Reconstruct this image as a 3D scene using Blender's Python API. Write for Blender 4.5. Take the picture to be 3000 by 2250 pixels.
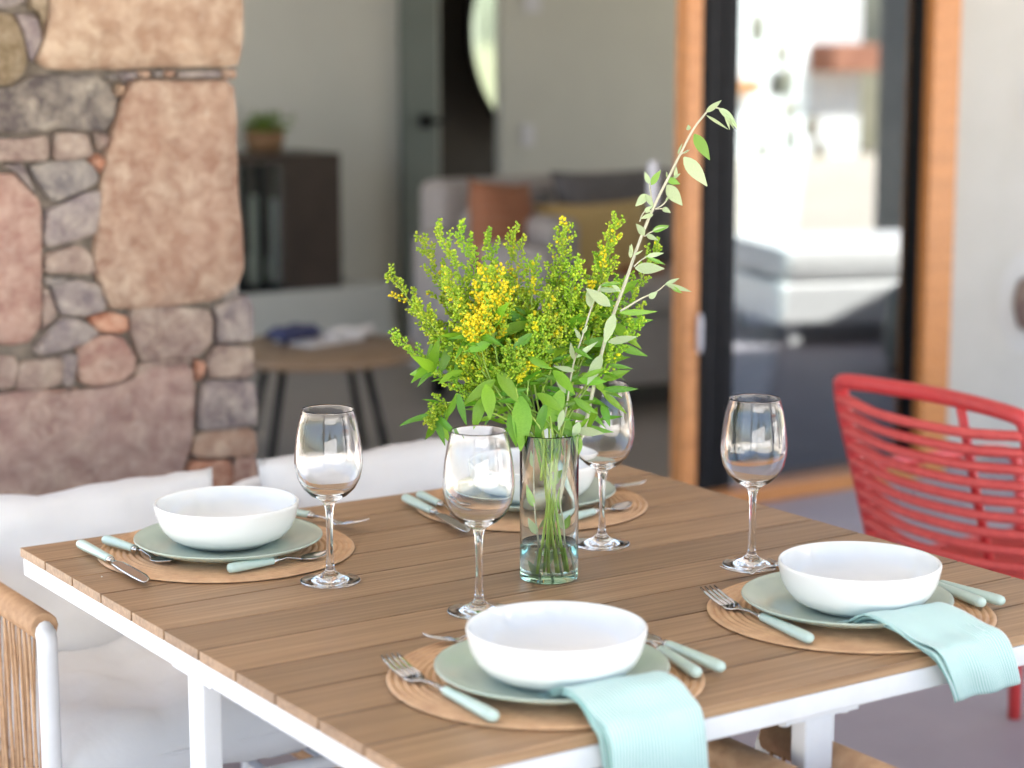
import bpy, math, random
import numpy as np
from mathutils import Vector, Matrix, noise
random.seed(7)
rad = math.radians
for o in list(bpy.data.objects): bpy.data.objects.remove(o)
scn = bpy.context.scene
C = bpy.context.collection

# ------------------------------------------------------------ camera
CAM = np.array([-0.9662, -2.7067, 1.4546]); YAW, PITCH, FPX = rad(56.4091), rad(9.5985), 5974.1
cd = bpy.data.cameras.new('camera'); cam = bpy.data.objects.new('camera', cd); C.objects.link(cam)
cam.location = CAM; cam.rotation_euler = (math.pi/2-PITCH, 0, YAW-math.pi/2)
cd.sensor_width = 36; cd.lens = 71.69; cd.clip_start = .05; cd.clip_end = 3000
cd.dof.use_dof = True; cd.dof.focus_distance = 2.68; cd.dof.aperture_fstop = 2.9
scn.camera = cam
# ------------------------------------------------------------ world and sun
w = bpy.data.worlds.new('World'); scn.world = w; w.use_nodes = True
nt = w.node_tree; bg = nt.nodes['Background']
sky = nt.nodes.new('ShaderNodeTexSky'); sky.sky_type = 'NISHITA'; sky.sun_disc = False
SUN_EL, SUN_AZ = 50, 24          # azimuth measured from +Y towards +X
sky.sun_elevation = rad(SUN_EL); sky.sun_rotation = rad(SUN_AZ)
sky.air_density = 1.0; sky.dust_density = 1.2
nt.links.new(sky.outputs[0], bg.inputs[0]); bg.inputs[1].default_value = .08
sl = bpy.data.lights.new('sun', 'SUN'); sl.energy = 5.0; sl.angle = rad(.5); sl.color = (1, .948, .865)
sun = bpy.data.objects.new('sun', sl); C.objects.link(sun)
sd = Vector((math.sin(rad(SUN_AZ))*math.cos(rad(SUN_EL)), math.cos(rad(SUN_AZ))*math.cos(rad(SUN_EL)), math.sin(rad(SUN_EL))))
sun.rotation_euler = sd.to_track_quat('Z', 'Y').to_euler(); sun.location = sd*40
scn.view_settings.view_transform = 'Standard'; scn.view_settings.look = 'None'
scn.view_settings.gamma = 1; scn.view_settings.exposure = 2.86
scn.view_settings.use_curve_mapping = False
cy = scn.cycles
cy.max_bounces = 16; cy.transmission_bounces = 14; cy.glossy_bounces = 8; cy.diffuse_bounces = 6
cy.transparent_max_bounces = 16; cy.use_denoising = True; cy.blur_glossy = .6
cy.sample_clamp_indirect = 6; cy.caustics_refractive = True; cy.caustics_reflective = True

# ------------------------------------------------------------ measuring helpers
_f = np.array([math.cos(YAW)*math.cos(PITCH), math.sin(YAW)*math.cos(PITCH), -math.sin(PITCH)])
_r = np.array([math.sin(YAW), -math.cos(YAW), 0]); _u = np.cross(_r, _f)
K = 1.35623            # measured on a 2212 px wide copy of the photograph
def ray(x, y): return _f + _r*(x*K-1500)/FPX - _u*(y*K-1125)/FPX
def at_z(x, y, z): v = ray(x, y); return Vector(CAM + v*((z-CAM[2])/v[2]))
def at_y(x, y, Y): v = ray(x, y); return Vector(CAM + v*((Y-CAM[1])/v[1]))
def at_d(x, y, d): v = ray(x, y); return Vector(CAM + v*d)
TZ = .75               # table top height

# ------------------------------------------------------------ mesh helpers
class MB:
    def __init__(s): s.v = []; s.f = []; s.m = []; s.sm = []
    def add(s, vs, fs, m=0, smooth=False):
        b = len(s.v); s.v += [tuple(p) for p in vs]
        for f in fs: s.f.append(tuple(b+i for i in f)); s.m.append(m); s.sm.append(smooth)
    def box(s, c, d, m=0, R=None):
        x, y, z = d[0]/2, d[1]/2, d[2]/2
        vs = [Vector((sx*x, sy*y, sz*z)) for sz in (-1, 1) for sy in (-1, 1) for sx in (-1, 1)]
        if R is not None: vs = [R @ p for p in vs]
        c = Vector(c); vs = [p+c for p in vs]
        s.add(vs, [(0,2,3,1), (4,5,7,6), (0,1,5,4), (2,6,7,3), (0,4,6,2), (1,3,7,5)], m)
    def tube(s, pts, r, n=8, m=0, cap=True, flat=1.0):
        pts = [Vector(p) for p in pts]; k = len(pts)
        rs = r if hasattr(r, '__len__') else [r]*k
        T = []
        for i in range(k):
            t = pts[min(i+1, k-1)]-pts[max(i-1, 0)]
            T.append(t.normalized() if t.length > 1e-9 else Vector((0, 0, 1)))
        a = Vector((0, 0, 1)) if abs(T[0].z) < .9 else Vector((1, 0, 0))
        N = (a-T[0]*a.dot(T[0])).normalized(); vs = []
        for i in range(k):
            N = (N-T[i]*N.dot(T[i])); N = N.normalized() if N.length > 1e-6 else a
            B = T[i].cross(N)
            for j in range(n):
                q = 2*math.pi*j/n
                vs.append(pts[i]+(N*math.cos(q)*flat+B*math.sin(q))*rs[i])
        fs = [(i*n+j, i*n+(j+1) % n, (i+1)*n+(j+1) % n, (i+1)*n+j) for i in range(k-1) for j in range(n)]
        s.add(vs, fs, m, True)
        if cap:
            b = len(s.v)-k*n
            s.f.append(tuple(b+j for j in reversed(range(n)))); s.m.append(m); s.sm.append(False)
            s.f.append(tuple(b+(k-1)*n+j for j in range(n))); s.m.append(m); s.sm.append(False)
    def lathe(s, prof, n=48, m=0, c=(0, 0, 0), closed=False, smooth=True):
        k = len(prof); vs = [(c[0]+r*math.cos(2*math.pi*j/n), c[1]+r*math.sin(2*math.pi*j/n), c[2]+z) for r, z in prof for j in range(n)]
        fs = []
        for i in range(k if closed else k-1):
            i2 = (i+1) % k
            for j in range(n): fs.append((i*n+j, i*n+(j+1) % n, i2*n+(j+1) % n, i2*n+j))
        s.add(vs, fs, m, smooth)
    def build(s, name, mats, parent=None, bevel=0, loc=None, weld=False, rot=None, seg=2):
        me = bpy.data.meshes.new(name); me.from_pydata(s.v, [], s.f)
        for m_ in (mats if isinstance(mats, (list, tuple)) else [mats]): me.materials.append(m_)
        me.polygons.foreach_set('material_index', s.m); me.polygons.foreach_set('use_smooth', s.sm)
        me.update()
        if weld:
            import bmesh
            bm = bmesh.new(); bm.from_mesh(me); 
            for v_ in bm.verts:
                if v_.co.x**2+v_.co.y**2 < 4e-7: v_.co.x = v_.co.y = 0
            bmesh.ops.remove_doubles(bm, verts=bm.verts, dist=1e-6); bmesh.ops.dissolve_degenerate(bm, edges=bm.edges, dist=1e-7)
            bmesh.ops.recalc_face_normals(bm, faces=bm.faces)
            if bm.calc_volume(signed=True) < 0: bmesh.ops.reverse_faces(bm, faces=bm.faces); bm.to_mesh(me); bm.free()
        o = bpy.data.objects.new(name, me); C.objects.link(o)
        if parent is not None: o.parent = parent
        if loc is not None: o.location = loc
        if rot is not None: o.rotation_euler = rot
        if bevel:
            b = o.modifiers.new('bevel', 'BEVEL'); b.width = bevel; b.segments = seg; b.limit_method = 'ANGLE'; b.angle_limit = rad(40)
            b.harden_normals = False
        return o
def tag(o, label=None, cat=None, group=None, kind=None):
    for k_, v_ in (('label', label), ('category', cat), ('group', group), ('kind', kind)):
        if v_: o[k_] = v_
    return o
def empty(name, loc=(0, 0, 0), rz=0):
    o = bpy.data.objects.new(name, None); C.objects.link(o); o.location = loc; o.rotation_euler = (0, 0, rz); o.empty_display_size = .05
    return o
def copy_tree(o, parent=None):
    c = o.copy(); C.objects.link(c); c.parent = parent
    for ch in [x for x in bpy.data.objects if x.parent == o]: copy_tree(ch, c)
    return c
def smooth_path(pts, n=6):
    pts = [Vector(p) for p in pts]
    if len(pts) < 3: return [pts[0].lerp(pts[-1], i/n) for i in range(n+1)]
    P = [pts[0]*2-pts[1]]+pts+[pts[-1]*2-pts[-2]]; out = []
    for i in range(1, len(P)-2):
        for j in range(n):
            t = j/n; a, b, c, d = P[i-1], P[i], P[i+1], P[i+2]
            out.append(.5*((2*b)+(c-a)*t+(2*a-5*b+4*c-d)*t*t+(3*b-a-3*c+d)*t**3))
    out.append(pts[-1]); return out

# ------------------------------------------------------------ materials
def mat(name, col=(.5, .5, .5), rough=.5, **kw):
    m = bpy.data.materials.new(name); m.use_nodes = True
    b = m.node_tree.nodes['Principled BSDF']
    b.inputs['Base Color'].default_value = (*col, 1); b.inputs['Roughness'].default_value = rough
    for k_, v_ in kw.items(): b.inputs[k_.replace('_', ' ')].default_value = v_
    return m
def N(m, t, **kw):
    n = m.node_tree.nodes.new(t)
    for k_, v_ in kw.items(): setattr(n, k_, v_)
    return n
def L(m, a, b): m.node_tree.links.new(a, b)
def P(m): return m.node_tree.nodes['Principled BSDF']
def coords(m, scale=(1, 1, 1), kind='Object'):
    t = N(m, 'ShaderNodeTexCoord'); mp = N(m, 'ShaderNodeMapping'); mp.inputs['Scale'].default_value = scale
    L(m, t.outputs[kind], mp.inputs[0]); return mp.outputs[0]
def nz(m, co, scale, detail=4, rough=.55, dist=0):
    n = N(m, 'ShaderNodeTexNoise'); n.inputs['Scale'].default_value = scale; n.inputs['Detail'].default_value = detail
    n.inputs['Roughness'].default_value = rough; n.inputs['Distortion'].default_value = dist
    L(m, co, n.inputs['Vector']); return n.outputs['Fac']
def ramp(m, fac, stops):
    r = N(m, 'ShaderNodeValToRGB'); e = r.color_ramp.elements
    while len(e) < len(stops): e.new(.5)
    for i, (p, c) in enumerate(stops): e[i].position = p; e[i].color = (*c, 1)
    L(m, fac, r.inputs[0]); return r.outputs[0]
def bump(m, h, strength=.3, dist=.002, prev=None):
    b = N(m, 'ShaderNodeBump'); b.inputs['Strength'].default_value = strength; b.inputs['Distance'].default_value = dist
    L(m, h, b.inputs['Height'])
    if prev is not None: L(m, prev, b.inputs['Normal'])
    L(m, b.outputs[0], P(m).inputs['Normal']); return b.outputs[0]
def mixc(m, fac, a, b, mode='MIX'):
    n = N(m, 'ShaderNodeMix', data_type='RGBA', blend_type=mode)
    if isinstance(fac, (int, float)): n.inputs[0].default_value = fac
    else: L(m, fac, n.inputs[0])
    for s_, i in ((a, 6), (b, 7)):
        if isinstance(s_, tuple): n.inputs[i].default_value = (*s_, 1)
        else: L(m, s_, n.inputs[i])
    return n.outputs[2]
def noisy(name, c1, c2, scale, rough=.6, bs=.2, bd=.002, bscale=None, detail=5, kind='Object', **kw):
    m = mat(name, c1, rough, **kw); co = coords(m, kind=kind)
    L(m, ramp(m, nz(m, co, scale, detail), [(.3, c1), (.7, c2)]), P(m).inputs['Base Color'])
    if bs: bump(m, nz(m, co, bscale or scale*3, 6), bs, bd)
    return m
M = {}
# table boards: fine lengthwise grain
def wood_mat(name, a, b, c, grain=260, along=6, rough=.45, bs=.25):
    m = mat(name, a, rough); co = coords(m, (along, grain, grain))
    inf = N(m, 'ShaderNodeObjectInfo'); sh = N(m, 'ShaderNodeVectorMath', operation='ADD'); cmb = N(m, 'ShaderNodeCombineXYZ')
    mu = N(m, 'ShaderNodeMath', operation='MULTIPLY'); mu.inputs[1].default_value = 50; L(m, inf.outputs['Random'], mu.inputs[0])
    L(m, mu.outputs[0], cmb.inputs[0]); L(m, mu.outputs[0], cmb.inputs[1]); L(m, co, sh.inputs[0]); L(m, cmb.outputs[0], sh.inputs[1])
    n1 = nz(m, sh.outputs[0], 1.0, 5, .6); co2 = coords(m, (1.5, 22, 22)); n2 = nz(m, co2, 1.0, 3, .5)
    col = ramp(m, n1, [(.34, a), (.5, b), (.66, c)])
    col = mixc(m, .35, col, ramp(m, n2, [(.35, tuple(x*.75 for x in b)), (.65, tuple(min(1, x*1.2) for x in b))]), 'MIX')
    hsv = N(m, 'ShaderNodeHueSaturation'); mr = N(m, 'ShaderNodeMapRange'); mr.inputs[3].default_value = .84; mr.inputs[4].default_value = 1.12
    L(m, inf.outputs['Random'], mr.inputs[0]); L(m, mr.outputs[0], hsv.inputs['Value']); L(m, col, hsv.inputs['Color'])
    L(m, hsv.outputs[0], P(m).inputs['Base Color']); bump(m, n1, bs, .0006); return m
M['deck'] = wood_mat('table_board_wood', (.185, .102, .052), (.31, .185, .097), (.44, .28, .158), rough=.42, grain=150, along=3)
M['frame_wood'] = wood_mat('oiled_door_wood', (.36, .135, .035), (.47, .19, .055), (.56, .25, .085), grain=60, along=60, rough=.4, bs=.1)
M['white_metal'] = noisy('white_powder_coat', (.74, .745, .75), (.78, .785, .79), 30, .35, .04, .0003, 900)
M['under'] = mat('gap_shade_red', (.06, .02, .018), .9)  # dark red imitating the shade in the gaps between the boards
M['cushion'] = noisy('white_cotton', (.67, .67, .67), (.73, .73, .73), 6, .85, .5, .006, 9)
def weave_bump(m, scale, strength, dist=.0006):
    co = coords(m); wv = N(m, 'ShaderNodeTexWave'); wv.inputs['Scale'].default_value = scale; L(m, co, wv.inputs[0])
    bump(m, wv.outputs['Fac'], strength, dist)
M['rope'] = noisy('tan_rattan_cord', (.44, .25, .13), (.58, .36, .20), 60, .55, .3, .0006, 500)
M['rope_dark'] = noisy('brown_rattan_cord', (.27, .16, .085), (.40, .24, .13), 60, .55, .3, .0006, 500)
M['mat'] = noisy('woven_placemat_straw', (.50, .29, .155), (.64, .40, .22), 45, .6, .5, .0008, 420)
M['bowl'] = mat('white_stoneware', (.80, .795, .775), .06, IOR=1.5)
M['plate'] = noisy('sage_glaze', (.43, .51, .43), (.49, .56, .48), 14, .14, .03, .001, 40)
M['mint'] = noisy('mint_plastic', (.47, .60, .54), (.52, .65, .58), 25, .28, 0)
M['steel'] = mat('polished_steel', (.62, .60, .58), .12, Metallic=1.0)
def glass(name, col, ior=1.48):
    m = bpy.data.materials.new(name); m.use_nodes = True; n = m.node_tree.nodes; n.clear()
    o = n.new('ShaderNodeOutputMaterial'); g = n.new('ShaderNodeBsdfGlass'); g.inputs['Color'].default_value = (*col, 1)
    g.inputs['IOR'].default_value = ior; g.inputs['Roughness'].default_value = 0; m.node_tree.links.new(g.outputs[0], o.inputs[0]); return m
M['glass'] = glass('clear_wine_glass', (1, 1, 1), 1.45)
M['vase'] = glass('greenish_vase_glass', (.99, 1, .995), 1.40)
va = M['vase'].node_tree.nodes.new('ShaderNodeVolumeAbsorption'); va.inputs[0].default_value = (.30, .95, .48, 1); va.inputs[1].default_value = 8
M['vase'].node_tree.links.new(va.outputs[0], M['vase'].node_tree.nodes['Material Output'].inputs[1])
M['water'] = glass('vase_water', (.99, 1, .995), 1.333)
def leafmat(name, c1, c2, rough=.4, trans=.45, tcol=None):
    m = noisy(name, c1, c2, 35, rough, .15, .0008, 160)
    inf = N(m, 'ShaderNodeObjectInfo'); hs = N(m, 'ShaderNodeHueSaturation'); lk = P(m).inputs['Base Color'].links[0]; src = lk.from_socket
    r1 = N(m, 'ShaderNodeMapRange'); r1.inputs[3].default_value = .478; r1.inputs[4].default_value = .515; L(m, inf.outputs['Random'], r1.inputs[0]); L(m, r1.outputs[0], hs.inputs['Hue'])
    fr = N(m, 'ShaderNodeMath', operation='FRACT'); mu = N(m, 'ShaderNodeMath', operation='MULTIPLY'); mu.inputs[1].default_value = 7.3; L(m, inf.outputs['Random'], mu.inputs[0]); L(m, mu.outputs[0], fr.inputs[0])
    r2 = N(m, 'ShaderNodeMapRange'); r2.inputs[3].default_value = .72; r2.inputs[4].default_value = 1.18; L(m, fr.outputs[0], r2.inputs[0]); L(m, r2.outputs[0], hs.inputs['Value'])
    L(m, src, hs.inputs['Color']); L(m, hs.outputs[0], P(m).inputs['Base Color'])
    out = m.node_tree.nodes['Material Output']; t = N(m, 'ShaderNodeBsdfTranslucent'); mx = N(m, 'ShaderNodeMixShader')
    t.inputs[0].default_value = (*(tcol or tuple(min(1, x*1.5) for x in c2)), 1); mx.inputs[0].default_value = trans
    L(m, P(m).outputs[0], mx.inputs[1]); L(m, t.outputs[0], mx.inputs[2]); L(m, mx.outputs[0], out.inputs[0]); return m
M['leaf'] = leafmat('goldenrod_leaf', (.15, .35, .018), (.23, .46, .035), .42, .4, (.34, .64, .03))
M['leaf2'] = leafmat('goldenrod_leaf_dark', (.10, .28, .018), (.16, .37, .03), .42, .35, (.24, .54, .03))
M['stem'] = leafmat('goldenrod_stem', (.34, .50, .08), (.44, .60, .13), .5, .2)
M['bud_green'] = leafmat('green_buds', (.28, .48, .02), (.38, .58, .04), .5, .3, (.6, .8, .05))
M['bud_yellow'] = leafmat('yellow_buds', (.80, .70, .01), (.86, .80, .02), .5, .3, (.95, .75, .02))
M['bud_lime'] = leafmat('lime_buds', (.46, .62, .03), (.58, .70, .06), .5, .3, (.8, .85, .05))
M['pale_leaf'] = leafmat('pale_grey_green_leaf', (.42, .52, .28), (.52, .60, .36), .6, .3, (.55, .75, .35))
M['pale_stem'] = leafmat('pale_woody_stem', (.48, .46, .33), (.56, .54, .40), .6, .1)
M['mid_leaf'] = leafmat('fresh_green_leaf', (.20, .42, .06), (.28, .52, .09), .45, .4)
M['red'] = noisy('red_cord', (.60, .075, .07), (.70, .10, .09), 40, .5, .3, .0008, 700)
M['red_metal'] = noisy('red_powder_coat', (.55, .045, .05), (.60, .06, .06), 40, .38, 0)
# napkin: fine stripes along its length
def napkin_mat():
    m = mat('mint_striped_cotton', (.6, .8, .75), .8); co = N(m, 'ShaderNodeTexCoord'); sp = N(m, 'ShaderNodeSeparateXYZ'); L(m, co.outputs['UV'], sp.inputs[0])
    a = N(m, 'ShaderNodeMath', operation='MULTIPLY'); a.inputs[1].default_value = 29*2*math.pi; L(m, sp.outputs[0], a.inputs[0])
    s_ = N(m, 'ShaderNodeMath', operation='SINE'); L(m, a.outputs[0], s_.inputs[0])
    mr = N(m, 'ShaderNodeMapRange'); mr.inputs[1].default_value = -.6; mr.inputs[2].default_value = .6; L(m, s_.outputs[0], mr.inputs[0])
    c = mixc(m, mr.outputs[0], (.68, .78, .77), (.25, .52, .46)); oc = coords(m)
    c2 = mixc(m, nz(m, oc, 20, 3), c, (.50, .76, .74)); L(m, c, P(m).inputs['Base Color'])
    bump(m, nz(m, oc, 900, 2), .3, .0004); P(m).inputs['Sheen Weight'].default_value = .2; return m
M['napkin'] = napkin_mat()
# stone: hue from the object colour, mottled
def stone_mat():
    m = mat('field_stone', (.4, .3, .25), .85); co = coords(m, kind='Object'); inf = N(m, 'ShaderNodeObjectInfo')
    n1 = nz(m, co, 22, 8, .68, .35); n2 = nz(m, co, 8, 5, .6, .3); n3 = nz(m, co, 60, 4, .6)
    base = inf.outputs['Color']
    lo = mixc(m, .6, base, (.45, .36, .32), 'MULTIPLY'); hi = mixc(m, .52, base, (.66, .56, .42), 'MIX')
    mr = N(m, 'ShaderNodeMapRange'); mr.inputs[1].default_value = .38; mr.inputs[2].default_value = .66; L(m, n1, mr.inputs[0])
    c = mixc(m, mr.outputs[0], lo, hi)
    mr2 = N(m, 'ShaderNodeMapRange'); mr2.inputs[1].default_value = .35; mr2.inputs[2].default_value = .7; L(m, n2, mr2.inputs[0])
    c = mixc(m, mr2.outputs[0], c, mixc(m, .5, c, base))
    mr3 = N(m, 'ShaderNodeMapRange'); mr3.inputs[1].default_value = .62; mr3.inputs[2].default_value = .75; mr3.inputs[4].default_value = .35; L(m, n3, mr3.inputs[0])
    c = mixc(m, mr3.outputs[0], c, (.62, .56, .46)); L(m, c, P(m).inputs['Base Color'])
    n4 = nz(m, co, 3.5, 3, .5, .4); mr4 = N(m, 'ShaderNodeMapRange'); mr4.inputs[1].default_value = .42; mr4.inputs[2].default_value = .62; mr4.inputs[4].default_value = .55; L(m, n4, mr4.inputs[0])
    c = mixc(m, mr4.outputs[0], c, mixc(m, 1.0, c, (.86, .80, .82), 'MULTIPLY')); L(m, c, P(m).inputs['Base Color'])
    b = bump(m, n1, .8, .016); bump(m, n3, .5, .004, b); return m
M['stone'] = stone_mat()
M['mortar'] = noisy('earth_mortar', (.13, .105, .08), (.27, .22, .175), 30, .95, .6, .006, 60)
M['stucco'] = noisy('grey_stucco', (.43, .41, .365), (.465, .445, .40), 5, .9, .4, .003, 140)
M['stucco_dark'] = noisy('grey_column_render', (.17, .18, .18), (.22, .23, .23), 5, .9, .4, .003, 140)
M['stucco_light'] = noisy('pale_stucco_ring', (.45, .44, .415), (.48, .47, .445), 5, .9, .4, .003, 140)
M['white_wall'] = noisy('lime_wash', (.70, .72, .74), (.78, .80, .82), 3, .9, .2, .003, 100)
M['inner_wall'] = noisy('inner_grey_plaster', (.50, .50, .47), (.55, .55, .515), 2, .85, .15, .001, 160)
M['ceiling'] = noisy('porch_ceiling_white', (.72, .71, .69), (.78, .77, .75), 3, .85, .1, .001, 90)
M['floor'] = noisy('grey_porch_screed', (.28, .25, .28), (.34, .305, .335), 3, .55, .1, .001, 60)
M['inner_floor'] = noisy('brown_grey_inner_floor', (.27, .235, .205), (.32, .28, .25), 2, .4, .05, .001, 40)
M['paving'] = noisy('pale_terrace_paving', (.56, .50, .42), (.66, .60, .51), 2, .85, .2, .003, 50)
M['ground'] = noisy('dry_garden_ground', (.20, .19, .11), (.33, .29, .2), .5, .95, .3, .01, 10)
M['black'] = noisy('black_anodised', (.006, .006, .007), (.010, .010, .012), 20, .5, 0, Specular_IOR_Level=.12)
M['dark_wood'] = noisy('dark_brown_wood', (.035, .025, .02), (.06, .042, .033), 9, .5, .1, .001, 60)
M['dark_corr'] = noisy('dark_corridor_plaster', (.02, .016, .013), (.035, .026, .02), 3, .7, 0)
M['sofa'] = noisy('light_grey_upholstery', (.36, .32, .31), (.41, .37, .355), 30, .9, .3, .001, 400)
M['sofa_dark'] = noisy('dark_grey_upholstery', (.13, .12, .125), (.17, .155, .16), 30, .9, .3, .001, 400)
M['ochre'] = noisy('ochre_linen', (.52, .36, .15), (.60, .43, .20), 60, .9, .3, .001, 400)
M['greendoor'] = noisy('grey_green_door_paint', (.13, .155, .145), (.15, .175, .165), 5, .5, 0)
M['table_wood'] = noisy('coffee_table_oak', (.20, .125, .07), (.28, .18, .11), 12, .45, .1, .001, 60)
M['tile'] = noisy('clay_roof_tile', (.30, .13, .085), (.42, .20, .13), 5, .85, .2, .003, 30)
M['mirror'] = mat('dimmed_mirror', (.36, .43, .38), .05, Metallic=1.0)  # tint darkened to tone down the bright reflection
M['terracotta'] = noisy('wicker_pot', (.17, .09, .04), (.25, .14, .07), 30, .8, .3, .002, 80)
M['herb'] = leafmat('pot_herb_leaf', (.08, .16, .02), (.14, .25, .03))
M['tree'] = leafmat('olive_tree_leaf', (.06, .10, .04), (.11, .16, .07))
M['bark'] = noisy('bark', (.12, .09, .07), (.2, .16, .12), 12, .9, .5, .01, 30)
M['navy'] = mat('navy_cloth', (.03, .035, .10), .7)
M['paper'] = noisy('magazine_paper', (.6, .57, .55), (.7, .66, .66), 9, .4, 0)
M['plastic_white'] = mat('white_switch_plastic', (.6, .6, .66), .4)
def stripes_mat():
    m = mat('rust_striped_cushion', (.3, .1, .05), .9); co = coords(m); wv = N(m, 'ShaderNodeTexWave'); wv.bands_direction = 'Z'
    wv.inputs['Scale'].default_value = 7; L(m, co, wv.inputs[0])
    L(m, ramp(m, wv.outputs['Fac'], [(.2, (.33, .12, .055)), (.5, (.22, .07, .04)), (.8, (.36, .17, .10))]), P(m).inputs['Base Color']); return m
M['rust'] = stripes_mat()
def pane_mat(name, refl, tint):
    m = bpy.data.materials.new(name); m.use_nodes = True; n = m.node_tree.nodes; n.clear(); ln = m.node_tree.links
    o = n.new('ShaderNodeOutputMaterial'); t = n.new('ShaderNodeBsdfTransparent'); t.inputs[0].default_value = (*tint, 1)
    g = n.new('ShaderNodeBsdfGlossy'); g.inputs[0].default_value = (.92, .97, 1, 1); g.inputs['Roughness'].default_value = 0
    fr = n.new('ShaderNodeFresnel'); fr.inputs[0].default_value = 1.5; ad = n.new('ShaderNodeMath'); ad.operation = 'ADD'; ad.use_clamp = True
    ad.inputs[1].default_value = refl; ln.new(fr.outputs[0], ad.inputs[0])
    mx = n.new('ShaderNodeMixShader'); ln.new(ad.outputs[0], mx.inputs[0]); ln.new(t.outputs[0], mx.inputs[1]); ln.new(g.outputs[0], mx.inputs[2]); ln.new(mx.outputs[0], o.inputs[0])
    return m
M['pane'] = pane_mat('coated_door_glass', .135, (.55, .6, .6))
M['pane_dark'] = pane_mat('cabinet_glass', .08, (.9, .93, .9))

# ============================================================ SETTING
GY = 2.20     # plane of the house front
b = MB(); b.box((0, 0, -.25), (1200, 1200, .1)); tag(b.build('ground', M['ground']), kind='structure')
b = MB(); b.box((3, -8, -.10), (30, 12.4, .12)); b.box((-6, 8, -.101), (12, 19.4, .12)); tag(b.build('terrace', M['paving']), kind='structure')  # second slab is paving added to bounce sunlight through the left window
b = MB(); b.box((4, .0, -.08), (14, 4.4, .16)); tag(b.build('porch_floor', M['floor']), kind='structure')
b = MB(); b.box((4.1, 5.55, -.08), (7.8, 6.6, .158)); tag(b.build('room_floor', M['inner_floor']), kind='structure')

# ------------------------------------------------------------ the house: walls, roof, sliding door
p1a, p1b = at_y(1480, 500, GY-.045).x, at_y(1513, 500, GY-.045).x
bs0, bs1 = at_y(1522, 500, GY-.005).x, at_y(1590, 500, GY-.005).x
p2a, p2b = at_y(2004, 280, GY-.05).x, at_y(2070, 280, GY-.05).x
house = empty('house', (0, 0, 0)); tag(house, 'grey stucco house with a wood framed glass door behind the porch', 'house')
def hp(name, c, d, m, bevel=0): b = MB(); b.box(c, d); return b.build(name, M[m], house, bevel)
hp('front_wall', (p2b+2.9, GY+.17, 1.35), (5.8, .30, 2.7), 'stucco')
hp('wall_above_door', ((.4+p2b)/2, GY+.17, 2.56), (p2b-.4, .30, .28), 'stucco')
hp('inner_left_wall', (.3, 2.45, 1.35), (.2, .5, 2.7), 'inner_wall'); hp('inner_left_wall', (.3, 5.72, 1.35), (.2, .8, 2.7), 'inner_wall'); hp('inner_left_wall', (.3, 4.01, 2.55), (.2, 2.6, .3), 'inner_wall')
for y in (2.72, 4.01, 5.30): hp('added_window_frame', (.3, y, 1.2), (.06, .05, 2.4), 'frame_wood')  # unseen window opening, added to let more daylight into the room
dl, dr = at_y(950, 262, 6.0).x, at_y(1084, 262, 6.0).x
hp('inner_back_wall', ((.4+dl)/2, 6.03, 1.35), (dl-.4, .06, 2.7), 'inner_wall')
hp('inner_back_wall', ((dr+8)/2, 6.03, 1.35), (8-dr, .06, 2.7), 'inner_wall')
hp('wall_above_doorway', ((dl+dr)/2, 6.03, 2.45), (dr-dl, .06, .5), 'inner_wall')
hp('inner_right_wall', (8.1, 2.55, 1.35), (.2, .7, 2.7), 'inner_wall'); hp('inner_right_wall', (8.1, 5.8, 1.35), (.2, .4, 2.7), 'inner_wall'); hp('inner_right_wall', (8.1, 4.25, 2.55), (.2, 2.7, .3), 'inner_wall')  # unseen opening left between these pieces to brighten the room
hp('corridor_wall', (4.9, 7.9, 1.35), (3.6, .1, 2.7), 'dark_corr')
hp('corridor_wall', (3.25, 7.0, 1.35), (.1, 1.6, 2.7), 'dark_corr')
hp('corridor_wall', (6.65, 7.0, 2.55), (.1, 1.6, .3), 'dark_corr')  # side below left open so the mirror catches outdoor light
hp('roof_slab', (4.2, 5.6, 2.83), (8.6, 7.1, .24), 'ceiling')
# sliding door
door = empty('sliding_door', (0, GY, 0)); tag(door, 'sliding glass door with oiled orange wood posts and a black stile', 'glass door')
def dp(name, x0, x1, y, z0, z1, dy, m, bev=.004):
    b = MB(); b.box(((x0+x1)/2, y-GY, (z0+z1)/2), (x1-x0, dy, z1-z0)); return b.build(name, M[m], door, bev)
dp('wood_post', p1a, p1b, GY-.015, 0, 2.42, .06, 'frame_wood')
dp('black_stile', bs0, bs1, GY+.03, .03, 2.34, .07, 'black')
o = dp('stile_groove', (bs0+bs1)/2+.004, (bs0+bs1)/2+.02, GY-.008, .05, 2.32, .004, 'black')
dp('wood_post', p2a+.018, p2b, GY-.02, 0, 2.42, .06, 'frame_wood')
dp('black_trim', p2a-.002, p2a+.016, GY+.015, .066, 2.34, .05, 'black')
zr = at_y(1700, 1048, GY).z
dp('bottom_rail', p1b+.002, p2a+.016, GY-.045+.04, 0, max(.05, zr), .15, 'frame_wood')
dp('top_rail', p1b+.002, p2a+.016, GY, 2.342, 2.42, .09, 'frame_wood')
dp('glass_pane', bs1+.002, p2a-.004, GY+.02, max(.05, zr)+.002, 2.34, .010, 'pane', 0)
b = MB(); b.lathe([(.005, -.06), (.009, -.04), (.009, .04), (.005, .06)], 12); o = b.build('door_pull', M['plastic_white'], door, loc=(p1b-.004, -.055, at_y(1500, 715, GY).z))
b = MB(); b.lathe([(.012, -.07), (.017, -.05), (.017, .05), (.012, .07)], 12); b.build('door_pull', M['plastic_white'], door, loc=(at_y(1432, 400, GY).x, .05, at_y(1432, 400, GY).z))
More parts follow.
